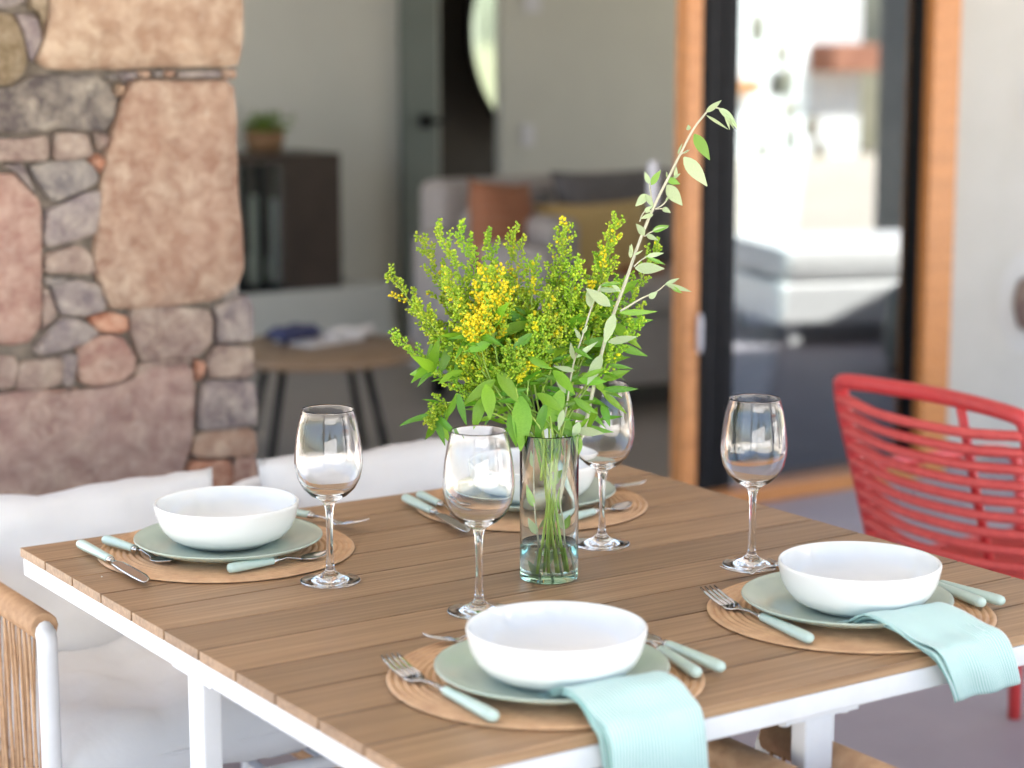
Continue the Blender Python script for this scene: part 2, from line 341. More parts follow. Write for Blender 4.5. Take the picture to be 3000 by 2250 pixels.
# porch roof
pr = empty('porch_roof', (0, 0, 2.7)); tag(pr, 'flat white porch roof with pale beams above the table', 'porch roof')
b = MB(); b.box((1.3, -.6, .12), (8.2, 5.58, .16)); b.build('roof_panel', M['ceiling'], pr)
for i in range(5):
    b = MB(); b.box((-2.2+i*1.7, -.6, -.02), (.12, 5.5, .117)); b.build('beam', M['ceiling'], pr)
b = MB(); b.box((1.3, -3.2, -.19), (8.2, .18, .22)); b.build('front_beam', M['ceiling'], pr)
# columns holding the porch, grey render with set-in stones
def column(x, y, w_, label, stones=True):
    t = empty('porch_column', (x, y, 0)); tag(t, label, 'column', 'square rendered columns along the porch edge')
    b = MB(); b.box((0, 0, 1.2), (w_, w_, 2.4)); b.build('shaft', M['stucco_dark'], t, .02)
    return t
column(9.40, -3.1, .62, 'square grey rendered porch column mirrored in the right of the door glass')
column(5.0, -3.1, .22, 'slim porch column between the camera side and the far column')
column(2.2, -3.1, .22, 'slim porch column at the open side opposite the table middle')
column(-2.3, -3.1, .22, 'slim porch column at the left open corner of the porch')
# house opposite (seen mirrored in the glass of the door and in the wine glasses)
hb = empty('opposite_house', (6, -13, 0)); tag(hb, 'white house with clay tiled eave across the sunny terrace', 'house')
def ob(name, c, d, m, bevel=0): b = MB(); b.box(c, d); return b.build(name, M[m], hb, bevel)
ob('wall', (6.2, 0, 1.45), (11, .5, 3.4), 'white_wall'); ob('wall', (-11.5, 1.0, 1.1), (12, .5, 2.7), 'white_wall')
ob('tiled_eave', (6.2, .35, 3.22), (11.4, .9, .14), 'tile', .02)
for i, (x, z, w_, h_) in enumerate([(1.6, 1.3, .5, .9), (2.9, 1.0, .9, 2.0), (8.8, 1.6, .3, .25), (10.3, .9, .3, .3), (4.6, 1.5, .7, 1.0)]):
    f = ob('window', (x, .262, z), (w_, .04, h_), 'dark_wood', .005)
    b = MB(); b.box((x, .285, z), (w_-.1, .01, h_-.1)); b.build('pane', M['pane_dark'], f)
for i in range(16):
    s_ = MB(); random.seed(40+i); x, z = random.uniform(5.2, 11), random.uniform(.2, 2.9)
    s_.lathe([(.001, .06), (.07, .05), (.12, .02), (.13, 0)], 9); o = s_.build('stone', M['stone'], hb, loc=(x, .25, z), rot=(-math.pi/2, 0, 0)); o.color = (.22, .23, .2, 1)
    o.scale = (1, random.uniform(.8, 1.5), 1)
def refl(x, y, Y):
    v = ray(x, y); h = CAM+v*((GY-CAM[1])/v[1]); w_ = v.copy(); w_[1] *= -1
    return Vector(h+w_*((Y-GY)/w_[1]))
for i, (x, y) in enumerate([(1705, 175), (1640, 60), (1770, 335), (1877, 345), (1710, 300), (1650, 330), (1690, 420), (1845, 440)]):
    p = refl(x, y, -12.74); s_ = MB(); s_.lathe([(.001, .07), (.08, .06), (.15, .03), (.16, 0)], 9); o = s_.build('stone', M['stone'], hb, loc=(p.x-6, .25, p.z), rot=(-math.pi/2, 0, .3*i)); o.color = (.14, .16, .13, 1); o.scale = (.8, 1.3, 1)
p = refl(1850, 125, -12.4); b = MB(); b.box((p.x-6+.1, .45, p.z), (1.1, .5, .35)); b.build('window_canopy', M['tile'], hb, .02)
p = refl(1625, 187, -12.6); b = MB(); b.box((p.x-6-.1, .35, p.z), (.5, .2, .16)); b.build('wooden_bracket', M['frame_wood'], hb, .01)
b = MB(); b.box((-3, 0, .35), (16, .3, .9)); o = b.build('garden_wall', M['white_wall'], None, .03, loc=(0, -11.5, 0)); tag(o, 'low white garden wall at the far edge of the terrace', 'garden wall')
# trees beyond the terrace
def tree(x, y, h, label, seed):
    rr = random.Random(seed); t = empty('garden_tree', (x, y, -.2)); tag(t, label, 'tree', 'trees beyond the terrace')
    b = MB(); b.tube(smooth_path([(0, 0, 0), (.1, .05, h*.3), (-.05, .1, h*.55)]), [.16-.006*i for i in range(13)], 8)
    for i in range(5):
        a = i*1.26; b.tube(smooth_path([(0, 0, h*.4), (math.cos(a)*.5, math.sin(a)*.5, h*.6), (math.cos(a)*h*.25, math.sin(a)*h*.25, h*.8)]), .04, 5)
    b.build('trunk', M['bark'], t); b = MB()
    cl = [(rr.gauss(0, h*.17), rr.gauss(0, h*.17), h*.72+rr.gauss(0, h*.12)) for _ in range(30)]
    for _ in range(4200):
        c = rr.choice(cl); p = Vector((c[0]+rr.gauss(0, .25), c[1]+rr.gauss(0, .25), c[2]+rr.gauss(0, .22)))
        d = Vector((rr.gauss(0, 1), rr.gauss(0, 1), rr.gauss(0, 1))).normalized(); e = d.orthogonal().normalized()*.03; d *= .09
        b.add([p-e, p-d, p+e, p+d], [(0, 1, 2, 3)])
    b.build('crown', M['tree'], t)
tree(-6, -16, 5, 'green tree left of the white garden wall', 1); tree(0, -17, 4.5, 'green tree behind the low garden wall', 2); tree(-12, -12, 5.5, 'tall olive tree at the far left of the terrace', 3); tree(10.5, 6.5, 3.6, 'tree added at the far side of the house to give the round mirror green to reflect', 4)  # last tree is added for the green reflection in the mirror

# ------------------------------------------------------------ stone pillar
PY = 1.02
pil = empty('stone_pillar', (0, PY, 0)); tag(pil, 'rubble stone pillar of tan, pink and lilac field stones behind the chairs', 'pillar')
def c1(l): return [(x/2.212/K, y/2.212/K) for x, y in l]
def c5(l): return [(x/2.212/K, (750+y/2.212)/K) for x, y in l]
TAN, CRM, PNK, LIL, GRY, DGR, ORA, YEL, TP = (.45,.272,.185), (.47,.315,.205), (.43,.245,.195), (.28,.235,.24), (.24,.22,.22), (.125,.105,.10), (.50,.19,.10), (.26,.19,.095), (.32,.23,.195)
ST = [
 (c1([(290,-500),(1560,-500),(1570,0),(1580,220),(1560,330),(1530,430),(1000,440),(700,450),(330,450),(250,400),(290,250),(320,100)]), CRM),
 (c1([(-500,60),(70,85),(130,200),(180,380),(150,480),(60,560),(-500,540)]), YEL),
 (c1([(90,80),(240,100),(262,250),(215,385),(188,370),(150,200)]), LIL),
 (c1([(-500,-400),(180,-400),(185,0),(70,60),(-500,40)]), GRY),
 (c1([(200,-400),(285,-400),(300,120),(262,200),(245,85),(195,60)]), YEL),
 (c1([(-500,600),(60,580),(220,500),(400,480),(640,480),(705,540),(750,640),(740,760),(690,850),(560,850),(400,830),(320,850),(120,870),(20,855),(-500,800)]), DGR),
 (c1([(760,540),(805,560),(790,630),(752,610)]), CRM), (c1([(680,480),(745,480),(740,525),(700,530)]), GRY),
 (c1([(770,465),(885,465),(890,505),(800,525)]), LIL), (c1([(1150,462),(1425,462),(1430,505),(1160,505)]), LIL),
 (c1([(900,458),(965,458),(965,500),(900,500)]), TAN), (c1([(1065,458),(1120,458),(1120,500),(1065,500)]), TAN),
 (c1([(995,458),(1050,458),(1045,498),(995,500)]), GRY), (c1([(1450,455),(1530,450),(1525,510),(1450,508)]), TAN),
 (c1([(850,530),(1000,522),(1510,522),(1525,750),(1530,1100),(1560,1500),(1580,1750),(1535,1850),(1400,1940),(1150,1980),(850,1990),(720,2000),(665,1910),(630,1760),(618,1600),(640,1440),(665,1230),(680,1080),(700,950),(740,820),(800,640)]), TAN),
 (c1([(-500,890),(130,890),(290,880),(310,960),(305,1040),(190,1050),(-500,1050)]), TP),
 (c1([(350,860),(480,850),(570,870),(610,1010),(480,1035),(350,1035)]), TP), (c1([(600,860),(705,870),(690,960),(640,965)]), TP),
 (c1([(190,1075),(300,1055),(540,1045),(600,1080),(645,1160),(560,1225),(370,1310),(310,1270)]), GRY),
 (c1([(580,1035),(640,1000),(695,1060),(655,1130),(600,1075)]), ORA),
 (c1([(-500,1110),(90,1130),(130,1180),(250,1300),(268,1400),(262,1800),(265,1960),(250,2140),(180,2230),(-500,2240)]), PNK),
 (c1([(20,1070),(140,1065),(180,1140),(230,1250),(150,1180),(90,1110)]), LIL),
 (c1([(300,1360),(400,1330),(560,1250),(650,1230),(665,1320),(625,1500),(500,1550),(310,1610),(285,1560)]), LIL),
 (c1([(285,1645),(470,1590),(560,1620),(600,1680),(620,1770),(490,1775),(290,1775)]), TP),
 (c5([(285,135),(430,145),(420,185),(300,190)]), GRY), (c5([(330,190),(480,150),(640,180),(690,300),(680,350),(560,390),(400,375)]), LIL),
 (c5([(268,200),(300,195),(350,330),(352,400),(270,480)]), TP),
 (c5([(570,400),(740,362),(830,400),(830,480),(760,500),(650,492)]), ORA),
 (c5([(220,610),(330,470),(400,405),(500,405),(590,450),(640,505),(560,560),(400,620),(260,645)]), LIL),
 (c5([(510,600),(620,530),(720,508),(800,530),(875,640),(875,730),(800,812),(620,850),(520,820),(498,740)]), PNK),
 (c5([(850,345),(1100,330),(1350,345),(1385,420),(1370,570),(1280,660),(920,690),(885,600),(850,450)]), TP),
 (c5([(1385,330),(1600,255),(1632,320),(1638,480),(1640,565),(1500,565),(1400,560),(1405,440)]), LIL),
 (c5([(1400,580),(1642,580),(1650,792),(1350,792),(1340,690)]), TP), (c5([(1320,812),(1645,812),(1660,900),(1660,1090),(1600,1110),(1300,1130),(1290,1000)]), LIL),
 (c5([(1290,1150),(1610,1115),(1652,1150),(1662,1290),(1340,1310),(1235,1290)]), TAN), (c5([(1218,1335),(1400,1320),(1505,1340),(1490,1700),(1220,1720)]), ORA),
 (c5([(1515,1315),(1668,1305),(1675,1700),(1505,1700)]), PNK), (c5([(-500,650),(90,645),(110,700),(95,860),(-500,880)]), TP),
 (c5([(120,690),(380,665),(405,720),(392,830),(260,858),(112,870)]), TP), (c5([(395,640),(500,640),(490,730),(472,860),(408,835)]), LIL),
 (c5([(-500,905),(500,868),(800,835),(1000,712),(1248,705),(1262,900),(1240,1200),(1175,1440),(1150,1750),(-500,1800)]), (.43,.285,.245)),
 (c5([(1262,675),(1328,685),(1312,800),(1275,800)]), ORA), (c5([(900,690),(1240,672),(1250,695),(1010,700),(880,790)]), TP),
 (c5([(270,870),(460,868),(500,860),(440,885),(280,895)]), PNK), (c5([(-500,1830),(700,1790),(720,2300),(-500,2300)]), LIL), (c5([(740,1790),(1160,1770),(1680,1730),(1680,2300),(740,2300)]), TAN),
]
def chaikin(pts, it=1):
    for _ in range(it):
        q = []
        for i in range(len(pts)):
            a, b_ = pts[i], pts[(i+1) % len(pts)]
            q += [a.lerp(b_, .13), a.lerp(b_, .87)]
        pts = q
    return pts
def stone(parent, poly3, y0, col, depth=.06, proud=.018, seed=0):
    """poly3: outline in x,z (world) on the plane y0; front towards -y."""
    pts = chaikin([Vector(p) for p in poly3], 1)
    # resample so that long sides can be uneven
    q = []
    for i in range(len(pts)):
        a, b_ = pts[i], pts[(i+1) % len(pts)]; n_ = max(1, int((b_-a).length/.035))
        q += [a.lerp(b_, j/n_)+Vector((noise.noise(Vector((a.x*30+j, a.y*30, seed))), noise.noise(Vector((a.y*30+j, a.x*30, seed+5)))))*.0035 for j in range(n_)]
    pts = q; c = sum(pts, Vector((0, 0)))/len(pts); R_ = sum((p-c).length for p in pts)/len(pts)
    rings = []
    for k_, (s_, yy) in enumerate([(1.0, depth), (1.0, proud*.25), (1-.003/R_, -proud*.5), (1-.008/R_, -proud*.9), (.66, -proud), (.33, -proud*1.1)]):
        ring = []
        for p in pts:
            d = p-c; e = c+d*max(.05, s_); nn = noise.noise(Vector((e.x*14+seed, e.y*14, seed*3.1)))
            if k_ <= 2: e = e+d.normalized()*nn*.005
            ring.append((e.x, yy-y0*0+(nn*.013 if k_ >= 3 else nn*.004)-(noise.noise(Vector((e.x*40, e.y*40, seed)))*.003 if k_ >= 3 else 0), e.y))
        rings.append(ring)
    vs = [v for r_ in rings for v in r_]; n_ = len(pts); fs = []
    for k_ in range(len(rings)-1):
        for j in range(n_): fs.append((k_*n_+j, k_*n_+(j+1) % n_, (k_+1)*n_+(j+1) % n_, (k_+1)*n_+j))
    vs.append((c.x, -proud*1.1, c.y)); ce = len(vs)-1
    for j in range(n_): fs.append(((len(rings)-1)*n_+j, (len(rings)-1)*n_+(j+1) % n_, ce))
    b = MB(); b.add(vs, fs, 0, True); o = b.build('stone', M['stone'], parent, weld=True)
    o.color = (*col, 1); return o
for i, (pl, col) in enumerate(ST):
    pts = [at_y(x, y, PY) for x, y in pl]; pts = [Vector((p.x, p.z)) for p in pts]
    pts = [Vector((p.x, max(.0, p.y))) for p in pts]
    # joints: draw every outline in a little
    c = sum(pts, Vector((0, 0)))/len(pts); pts = [p-(p-c).normalized()*-.0022 for p in pts]
    jit = random.Random(i).uniform(.9, 1.08)
    stone(pil, pts, PY, tuple(x*jit for x in col), proud=.007+.006*random.Random(i+9).random(), seed=i)
xr = at_y(512, 300, PY).x; xr2 = at_y(540, 700, PY).x
b = MB(); b.box((xr-.42, .275, 1.7), (.84-.03, .52, 1.98)); b.box((xr2-.44, .277, .37), (.88-.03, .524, .70)); b.build('mortar_core', M['mortar'], pil, .01)
rr = random.Random(5)
z = at_y(300, 0, PY).z+.17
while z < 2.6:                                  # courses above the frame
    h_ = rr.uniform(.16, .26); x = xr-.84
    while x < xr-.05:
        w_ = min(rr.uniform(.15, .4), xr-x)
        q = [(x+.01, z+.01), (x+w_*.5, z+.004), (x+w_-.01, z+.01), (x+w_-.008, z+h_*.5), (x+w_-.012, z+h_-.01), (x+w_*.5, z+h_-.005), (x+.01, z+h_-.01), (x+.004, z+h_*.5)]
        stone(pil, [Vector(p) for p in q], PY, rr.choice([TAN, PNK, LIL, TP, GRY]), seed=rr.randint(50, 999)); x += w_
    z += h_
rr = random.Random(8); z = 0.0                   # right-hand flank of the pillar
while z < 2.6:
    h_ = rr.uniform(.16, .3); y = 0
    while y < .5:
        w_ = min(rr.uniform(.15, .35), .54-y)
        q = [(y+.01, z+.01), (y+w_-.01, z+.01), (y+w_-.012, z+h_-.01), (y+.012, z+h_-.01)]
        o = stone(pil, [Vector(p) for p in q], PY, rr.choice([TAN, PNK, LIL, TP, GRY]), seed=rr.randint(50, 999), depth=.03, proud=.006)
        o.rotation_euler = (0, 0, math.pi/2); o.location = ((xr2 if z < .66 else xr)-.004, .0, 0); y += w_
    z += h_
# set-in stones of the front wall
for i, (x, y, r_, col) in enumerate([(2226, 655, .082, (.20, .125, .125)), (2262, 215, .07, (.30, .29, .26)), (2330, 440, .09, (.25, .2, .18))]):
    p = at_y(x, y, GY); b = MB(); b.lathe([(r_*1.85, -.004), (r_*1.5, .006), (r_*1.2, .012), (.001, .014)], 28)
    o = b.build('stone_surround', M['stucco_light'], house, loc=(p.x, GY+.02, p.z), rot=(math.pi/2, 0, 0)); o.scale = (1, 1.3, 1)
    q = [Vector((math.cos(t)*r_*(1+.15*math.sin(3*t+i)), math.sin(t)*r_*1.4*(1+.1*math.cos(2*t)))) for t in [k_*.785 for k_ in range(8)]]
    o = stone(house, q, 0, col, .03, .03, i+77); o.location = (p.x, GY-.012, p.z)

# ============================================================ ROOM
# pillow shaped soft mesh
def pillow(w_, h_, t_, n=14, ear=.06, wr=.006, seed=0, m=0, b=None, box=0):
    b = b or MB(); V = []; idx = {}
    for side in (1, -1):
        for i in range(n+1):
            for j in range(n+1):
                u, v = -1+2*i/n, -1+2*j/n
                edge = i in (0, n) or j in (0, n)
                if side == -1 and edge: idx[(side, i, j)] = idx[(1, i, j)]; continue
                pu = u*(1-ear*(1-v*v)*abs(u)**3); pv = v*(1-ear*(1-u*u)*abs(v)**3)
                th = ((1-abs(u)**3.2)*(1-abs(v)**3.2))**.5
                if box: th = min(1, th*1.5)
                nn = noise.noise(Vector((u*2.3+seed, v*2.3, side+seed)))*wr*2+noise.noise(Vector((u*6+seed, v*6, side*2)))*wr
                V.append((pu*w_/2, side*(th*t_/2+nn*(0 if edge else 1))+0, pv*h_/2+(nn*.5 if edge else 0))); idx[(side, i, j)] = len(V)-1
    F = []
    for side in (1, -1):
        for i in range(n):
            for j in range(n):
                q = [idx[(side, i, j)], idx[(side, i+1, j)], idx[(side, i+1, j+1)], idx[(side, i, j+1)]]
                F.append(tuple(q if side == -1 else reversed(q)))
    b.add(V, F, m, True); return b
sof = empty('sofa', (0, 0, 0)); tag(sof, 'light grey fabric sofa with cushions inside the room', 'sofa')
sx0, sx1, sy0, sy1 = 3.30, 5.10, 3.62, 4.5
def sp(name, c, d, m, bev=.05): b = MB(); b.box(c, d); return b.build(name, M[m], sof, bev, seg=3)
sp('seat_base', ((sx0+sx1)/2, (sy0+sy1)/2, .24), (sx1-sx0, sy1-sy0, .28), 'sofa', .03)
sp('seat_cushion', ((sx0+sx1)/2+.08, (sy0+sy1)/2-.12, .44), (sx1-sx0-.3, .7, .14), 'sofa')
sp('armrest', (sx0+.09, (sy0+sy1)/2-.05, .42), (.18, sy1-sy0+.06, .52), 'sofa'); sp('armrest', (sx0+.28, sy1-.4, .52), (.16, .7, .50), 'sofa')
sp('armrest', (sx1-.09, (sy0+sy1)/2, .42), (.18, sy1-sy0, .52), 'sofa')
sp('backrest', ((sx0+sx1)/2+.06, sy1+.02, .58), (sx1-sx0-.12, .2, .60), 'sofa')
for x in (sx0+.1, sx1-.1):
    for y in (sy0+.08, sy1-.08): b = MB(); b.box((x, y, .05), (.05, .05, .10)); b.build('leg', M['black'], sof)
def cush(name, x0, y0, x1, y1, Y, m, label, tilt=.2, seed=0, lean=0):
    a, c = at_y(x0, y1, Y), at_y(x1, y0, Y); w_, h_ = c.x-a.x, abs(c.z-a.z)
    o = pillow(w_, h_, .16, 10, .08, .006, seed).build(name, M[m], None, loc=((a.x+c.x)/2, Y, (a.z+c.z)/2), rot=(-tilt, lean, 0)); tag(o, label, 'cushion'); return o
cush('cushion', 1015, 385, 1150, 600, 4.0, 'rust', 'rust orange striped cushion at the left end of the sofa', .25, 1, .12)
cush('cushion', 1170, 425, 1410, 640, 4.02, 'ochre', 'square ochre cushion on the sofa', .3, 2)
cush('cushion', 1095, 405, 1200, 640, 4.2, 'sofa_dark', 'dark brown cushion between the rust and the ochre cushions', .2, 5)
cush('cushion', 1200, 358, 1450, 600, 4.22, 'sofa_dark', 'dark grey back cushion behind the ochre cushion', .2, 3)
cush('cushion', 1330, 560, 1450, 700, 3.9, 'rust', 'second rust cushion lying at the right of the ochre one', .5, 4)
# coffee table
ct = empty('coffee_table', (2.34, 3.5, 0)); tag(ct, 'round oak coffee table with thin black legs inside the room', 'coffee table')
b = MB(); b.lathe([(.001, .40), (.355, .40), (.362, .393), (.362, .377), (.355, .37), (.001, .37)], 48); b.build('table_top', M['table_wood'], ct)
for a in (.5, 2.07, 3.64, 5.2):
    b = MB(); b.tube([(math.cos(a)*.2, math.sin(a)*.2, .37), (math.cos(a)*.3, math.sin(a)*.3, 0)], .014, 8); b.build('leg', M['black'], ct)
b = MB(); b.box((0, 0, .355), (.4, .04, .028)); b.box((0, 0, .353), (.04, .4, .024)); b.build('cross_bar', M['black'], ct)
mg = at_z(690, 735, .405)
b = MB(); b.box((0, 0, .006), (.26, .19, .012)); o = b.build('magazine', M['paper'], None, .002, loc=(mg.x, mg.y, .4015), rot=(0, 0, .3)); tag(o, 'open pale magazine on the coffee table', 'magazine')
o = pillow(.2, .12, .05, 8, .1, .01, 3).build('folded_cloth', M['navy'], None, loc=(mg.x-.09, mg.y+.02, .435), rot=(math.pi/2, 0, .3)); tag(o, 'navy blue folded cloth on the magazine', 'cloth')
b = MB(); b.tube(smooth_path([(0, 0, .02), (.06, .02, .03), (.12, .01, .022), (.2, .05, .026)]), .02, 8); o = b.build('paper_roll', M['paper'], None, loc=(mg.x+.02, mg.y-.03, .4)); tag(o, 'rolled pale paper lying across the magazine', 'paper roll')
# stove cabinet and hearth bench
YB = 5.62
hb2 = MB(); a, c = at_y(480, 700, 5.4), at_y(850, 613, 5.4)
hb2.box(((a.x-1+c.x)/2, 5.7, c.z/2), (c.x-a.x+1, .59, c.z)); o = hb2.build('hearth_bench', M['inner_wall'], None, .01); tag(o, 'low grey plaster bench along the back wall of the room', 'bench')
cab = empty('glass_cabinet', (0, 0, 0)); tag(cab, 'dark cabinet with a glass front standing on the plaster bench', 'cabinet')
xa, xm, xb = at_y(505, 500, YB-.2).x, at_y(613, 500, YB-.2).x, at_y(738, 500, YB-.2).x; zb, zt = c.z+.001, at_y(600, 335, YB-.2).z
def cp(name, x0, x1, z0, z1, y0, y1, m, bev=.003): b = MB(); b.box(((x0+x1)/2, (y0+y1)/2, (z0+z1)/2), (x1-x0, y1-y0, z1-z0)); return b.build(name, M[m], cab, bev)
cp('body', xm, xb, zb, zt, YB-.2, YB+.2, 'dark_wood'); cp('top_board', xa-.5, xm-.002, zt-.035, zt, YB-.2, YB+.2, 'dark_wood')
cp('bottom_board', xa-.5, xm-.002, zb, zb+.03, YB-.2, YB+.2, 'black')
for x in (xa+.045, xa+.135): cp('door_stile', x, x+.02, zb+.032, zt-.037, YB-.2, YB-.17, 'black')
cp('glass_front', xa-.48, xm-.004, zb+.033, zt-.038, YB-.165, YB-.16, 'pane_dark', 0)
def vase_like(name, x, r_, h_, m, lab, cat):
    b = MB(); b.lathe([(.001, 0), (r_*.7, .0), (r_, h_*.3), (r_*.9, h_*.75), (r_*.5, h_), (.001, h_*.98)], 20); o = b.build(name, M[m], None, loc=(x, YB-.08, zb+.031)); tag(o, lab, cat)
vase_like('reflection_blob', at_y(556, 570, YB-.08).x, .06, .14, 'bowl', 'round white jar standing in for a reflection low in the cabinet glass', 'blob')  # white shape added in place of a bright reflection on the glass
for (xa_, xb_, hh, lab, m_) in ((534, 550, .40, 'wide pale folder standing in for a reflection in the cabinet glass', 'bowl'), (578, 600, .38, 'lilac grey folder standing in for a reflection at the right of the cabinet glass', 'plastic_white')):  # pale upright panels imitate light stripes reflected in the cabinet glass
    q0, q1 = at_y(xa_, 500, 5.52).x, at_y(xb_, 500, 5.52).x; b = MB(); b.box((0, 0, hh/2), (q1-q0, .02, hh)); o = b.build('reflection_panel', M[m_], None, .004, loc=((q0+q1)/2, 5.475+.01, zb+.031)); tag(o, lab, 'panel')
pp = at_y(572, 333, YB); pot = empty('herb_pot', (pp.x, YB, zt+.001)); tag(pot, 'brown wicker pot of green herbs on top of the dark cabinet', 'plant')
b = MB(); b.lathe([(.001, 0), (.075, 0), (.09, .06), (.088, .10), (.001, .09)], 20); b.build('pot', M['terracotta'], pot)
b = MB(); rr = random.Random(3)
for _ in range(260):
    p = Vector((rr.gauss(0, .045), rr.gauss(0, .045), .10+abs(rr.gauss(0, .03)))); d = Vector((rr.gauss(0, 1), rr.gauss(0, 1), abs(rr.gauss(0, 1)))).normalized(); e = d.orthogonal().normalized()*.009
    b.add([p-e, p-d*.02, p+e, p+d*.02], [(0, 1, 2, 3)])
b.build('leaves', M['herb'], pot)
# inner door, mirror, switch
idr = empty('inner_door', (0, 6.0, 0)); tag(idr, 'grey green inner door leaf with a black handle beside the dark corridor', 'door')
x0 = at_y(873, 260, 5.94).x; x1 = at_y(948, 260, 5.94).x
b = MB(); b.box(((x0+x1)/2, -.035, 1.1), (x1-x0, .05, 2.2)); b.build('leaf', M['greendoor'], idr, .004)
hz = at_y(925, 262, 5.9); b = MB(); b.box((hz.x, -.075, hz.z), (.05, .02, .07)); b.tube([(hz.x, -.08, hz.z), (hz.x, -.11, hz.z), (hz.x+.1, -.115, hz.z)], .011, 8); b.build('handle', M['black'], idr)
mc = at_y(1178, 67, 7.66); mi = empty('round_mirror', (mc.x, 7.66, mc.z), rad(14)); tag(mi, 'large round mirror on the dark corridor wall', 'mirror')
mr_ = (mc.x-at_y(975, 67, 7.66).x)
b = MB(); b.lathe([(.001, 0), (mr_-.02, 0)], 64); b.build('mirror_glass', M['mirror'], mi, rot=(math.pi/2, 0, 0)).location = (0, -.012, 0)
b = MB(); b.lathe([(mr_-.02, -.02), (mr_-.02, .01), (mr_, .01), (mr_, -.02)], 64, closed=True, smooth=False); b.build('mirror_frame', M['black'], mi, rot=(math.pi/2, 0, 0))
for (x, y, w_, h_, lab) in ((1140, 292, .075, .11, 'pale double light switch on the grey inner wall'), (1150, 5, .10, .10, 'pale square thermostat high on the grey inner wall')):
    p = at_y(x, y, 5.99); b = MB(); b.box((0, -.008, 0), (w_, .012, h_)); o = b.build('light_switch' if y > 100 else 'thermostat', M['plastic_white'], None, .003, loc=(p.x, 6.0-.002, p.z)); tag(o, lab, 'switch' if y > 100 else 'thermostat')
# outdoor lounge seat mirrored in the glass
ls = empty('outdoor_daybed', (6.35, -.35, -.0), .35); tag(ls, 'white cushioned daybed on the porch mirrored in the door glass', 'daybed')
b = MB(); b.box((0, 0, .2), (1.6, .9, .2)); b.build('frame', M['white_metal'], ls, .02)
b = MB(); b.box((0, 0, .39), (1.55, .85, .16)); b.build('seat_cushion', M['cushion'], ls, .05)
for x in (-.7, .7):
    for y in (-.38, .38): b = MB(); b.box((x, y, .05), (.05, .05, .10)); b.build('leg', M['white_metal'], ls)
pf = MB(); pf.lathe([(.001, .38), (.24, .38), (.28, .33), (.29, .1), (.25, 0), (.001, 0)], 28); o = pf.build('round_pouf', M['greendoor'], None, loc=(5.6, .75, 0)); tag(o, 'dark green round pouf on the porch mirrored in the door glass', 'pouf')

# ============================================================ TABLE
TL, TW, NB = 1.044, 1.08, 11
tab = empty('dining_table', (0, 0, 0)); tag(tab, 'square outdoor dining table with brown slatted top and white metal frame', 'table')
bw = TW/NB; GAP = .0042; BT = .013
bm_ = MB(); bm_.box((TL/2, 0, -BT/2), (TL, bw-GAP, BT)); board = bm_.build('board', M['deck'], tab, .0007)
board.location = (0, -bw*.5, TZ)
for i in range(1, NB): o = board.copy(); C.objects.link(o); o.parent = tab; o.location = (0, -bw*(i+.5), TZ)
AH = .027; z = TZ-BT-.0005-AH/2
def tp(name, c, d, bev=.003): b = MB(); b.box(c, d); return b.build(name, M['white_metal'], tab, bev)
ins = .003
tp('apron', (ins+.012, -TW/2, z), (.024, TW-2*ins, AH)); tp('apron', (TL-ins-.012, -TW/2, z), (.024, TW-2*ins, AH))
tp('apron', (TL/2, -ins-.012, z), (TL-2*ins-.05, .024, AH)); tp('apron', (TL/2, -TW+ins+.012, z), (TL-2*ins-.05, .024, AH))
tp('cross_beam', (TL/2, -TW/2, z), (TL-2*ins-.05, .05, AH)); tp('gap_shade_sheet', (TL/2, -TW/2, TZ-BT-.003), (TL-.06, TW-.06, .002), 0).data.materials[0] = M['under']  # dark sheet added below the boards, its colour stands for gap shade
for (x, y, rz) in ((.012+ins, -.545, 0), (TL-.016, -.545, 0), (.54, -TW+ins+.012, 1), (.54, -.016, 1)):
    zt_ = z-AH/2
    lx, ly = (.026, .042) if rz == 0 else (.042, .026)
    tp('leg', (x+(.012 if x < .1 else -.012 if x > .9 else 0), y+(.012 if y < -1 else -.012 if y > -.1 else 0), zt_/2-.003), (lx, ly, zt_-.006))
    b = MB(); px, py = (.03, .108) if rz == 0 else (.108, .03); cx_, cy_ = x+(.010 if x < .1 else -.010 if x > .9 else 0), y+(.010 if y < -1 else -.010 if y > -.1 else 0)
    b.box((cx_, cy_, zt_-.0035), (px, py, .005))
    for s_ in (-1, 1):
        bx_, by_ = (0, s_*.044) if rz == 0 else (s_*.044, 0); b.lathe([(.001, -.012), (.006, -.012), (.008, -.009), (.008, -.006)], 12, c=(cx_+bx_, cy_+by_, zt_))
    b.build('bracket', M['white_metal'], tab)

# ============================================================ PLACE SETTINGS
def lathe_obj(name, prof, n, m, label, cat, loc, group=None, closed=True):
    b = MB(); b.lathe(prof, n, closed=closed); o = b.build(name, M[m], None, loc=loc, weld=True); tag(o, label, cat, group); return o
MR = .178
prof = [(.0005, .0006), (MR-.003, .0006), (MR, .0022)]
nr = 21
for i in range(nr):
    r0 = MR-i*MR/nr
    prof += [(r0-.0004, .0026), (r0-MR/nr*.25, .0044), (r0-MR/nr*.5, .0049), (r0-MR/nr*.75, .0044), (r0-MR/nr+.0004, .0026)]
prof = [(max(.0005, a), z_) for a, z_ in prof]
def mat_mesh():
    b = MB(); b.lathe(prof, 110); return b
mats = [((.234, -.180), 'braided straw placemat under the left back setting'), ((.278, -.901), 'braided straw placemat under the nearest setting'),
        ((.744, -.893), 'braided straw placemat under the setting at the right front'), ((.746, -.183), 'braided straw placemat at the far side behind the vase')]
m0 = mat_mesh().build('placemat', M['mat'], None); first = True
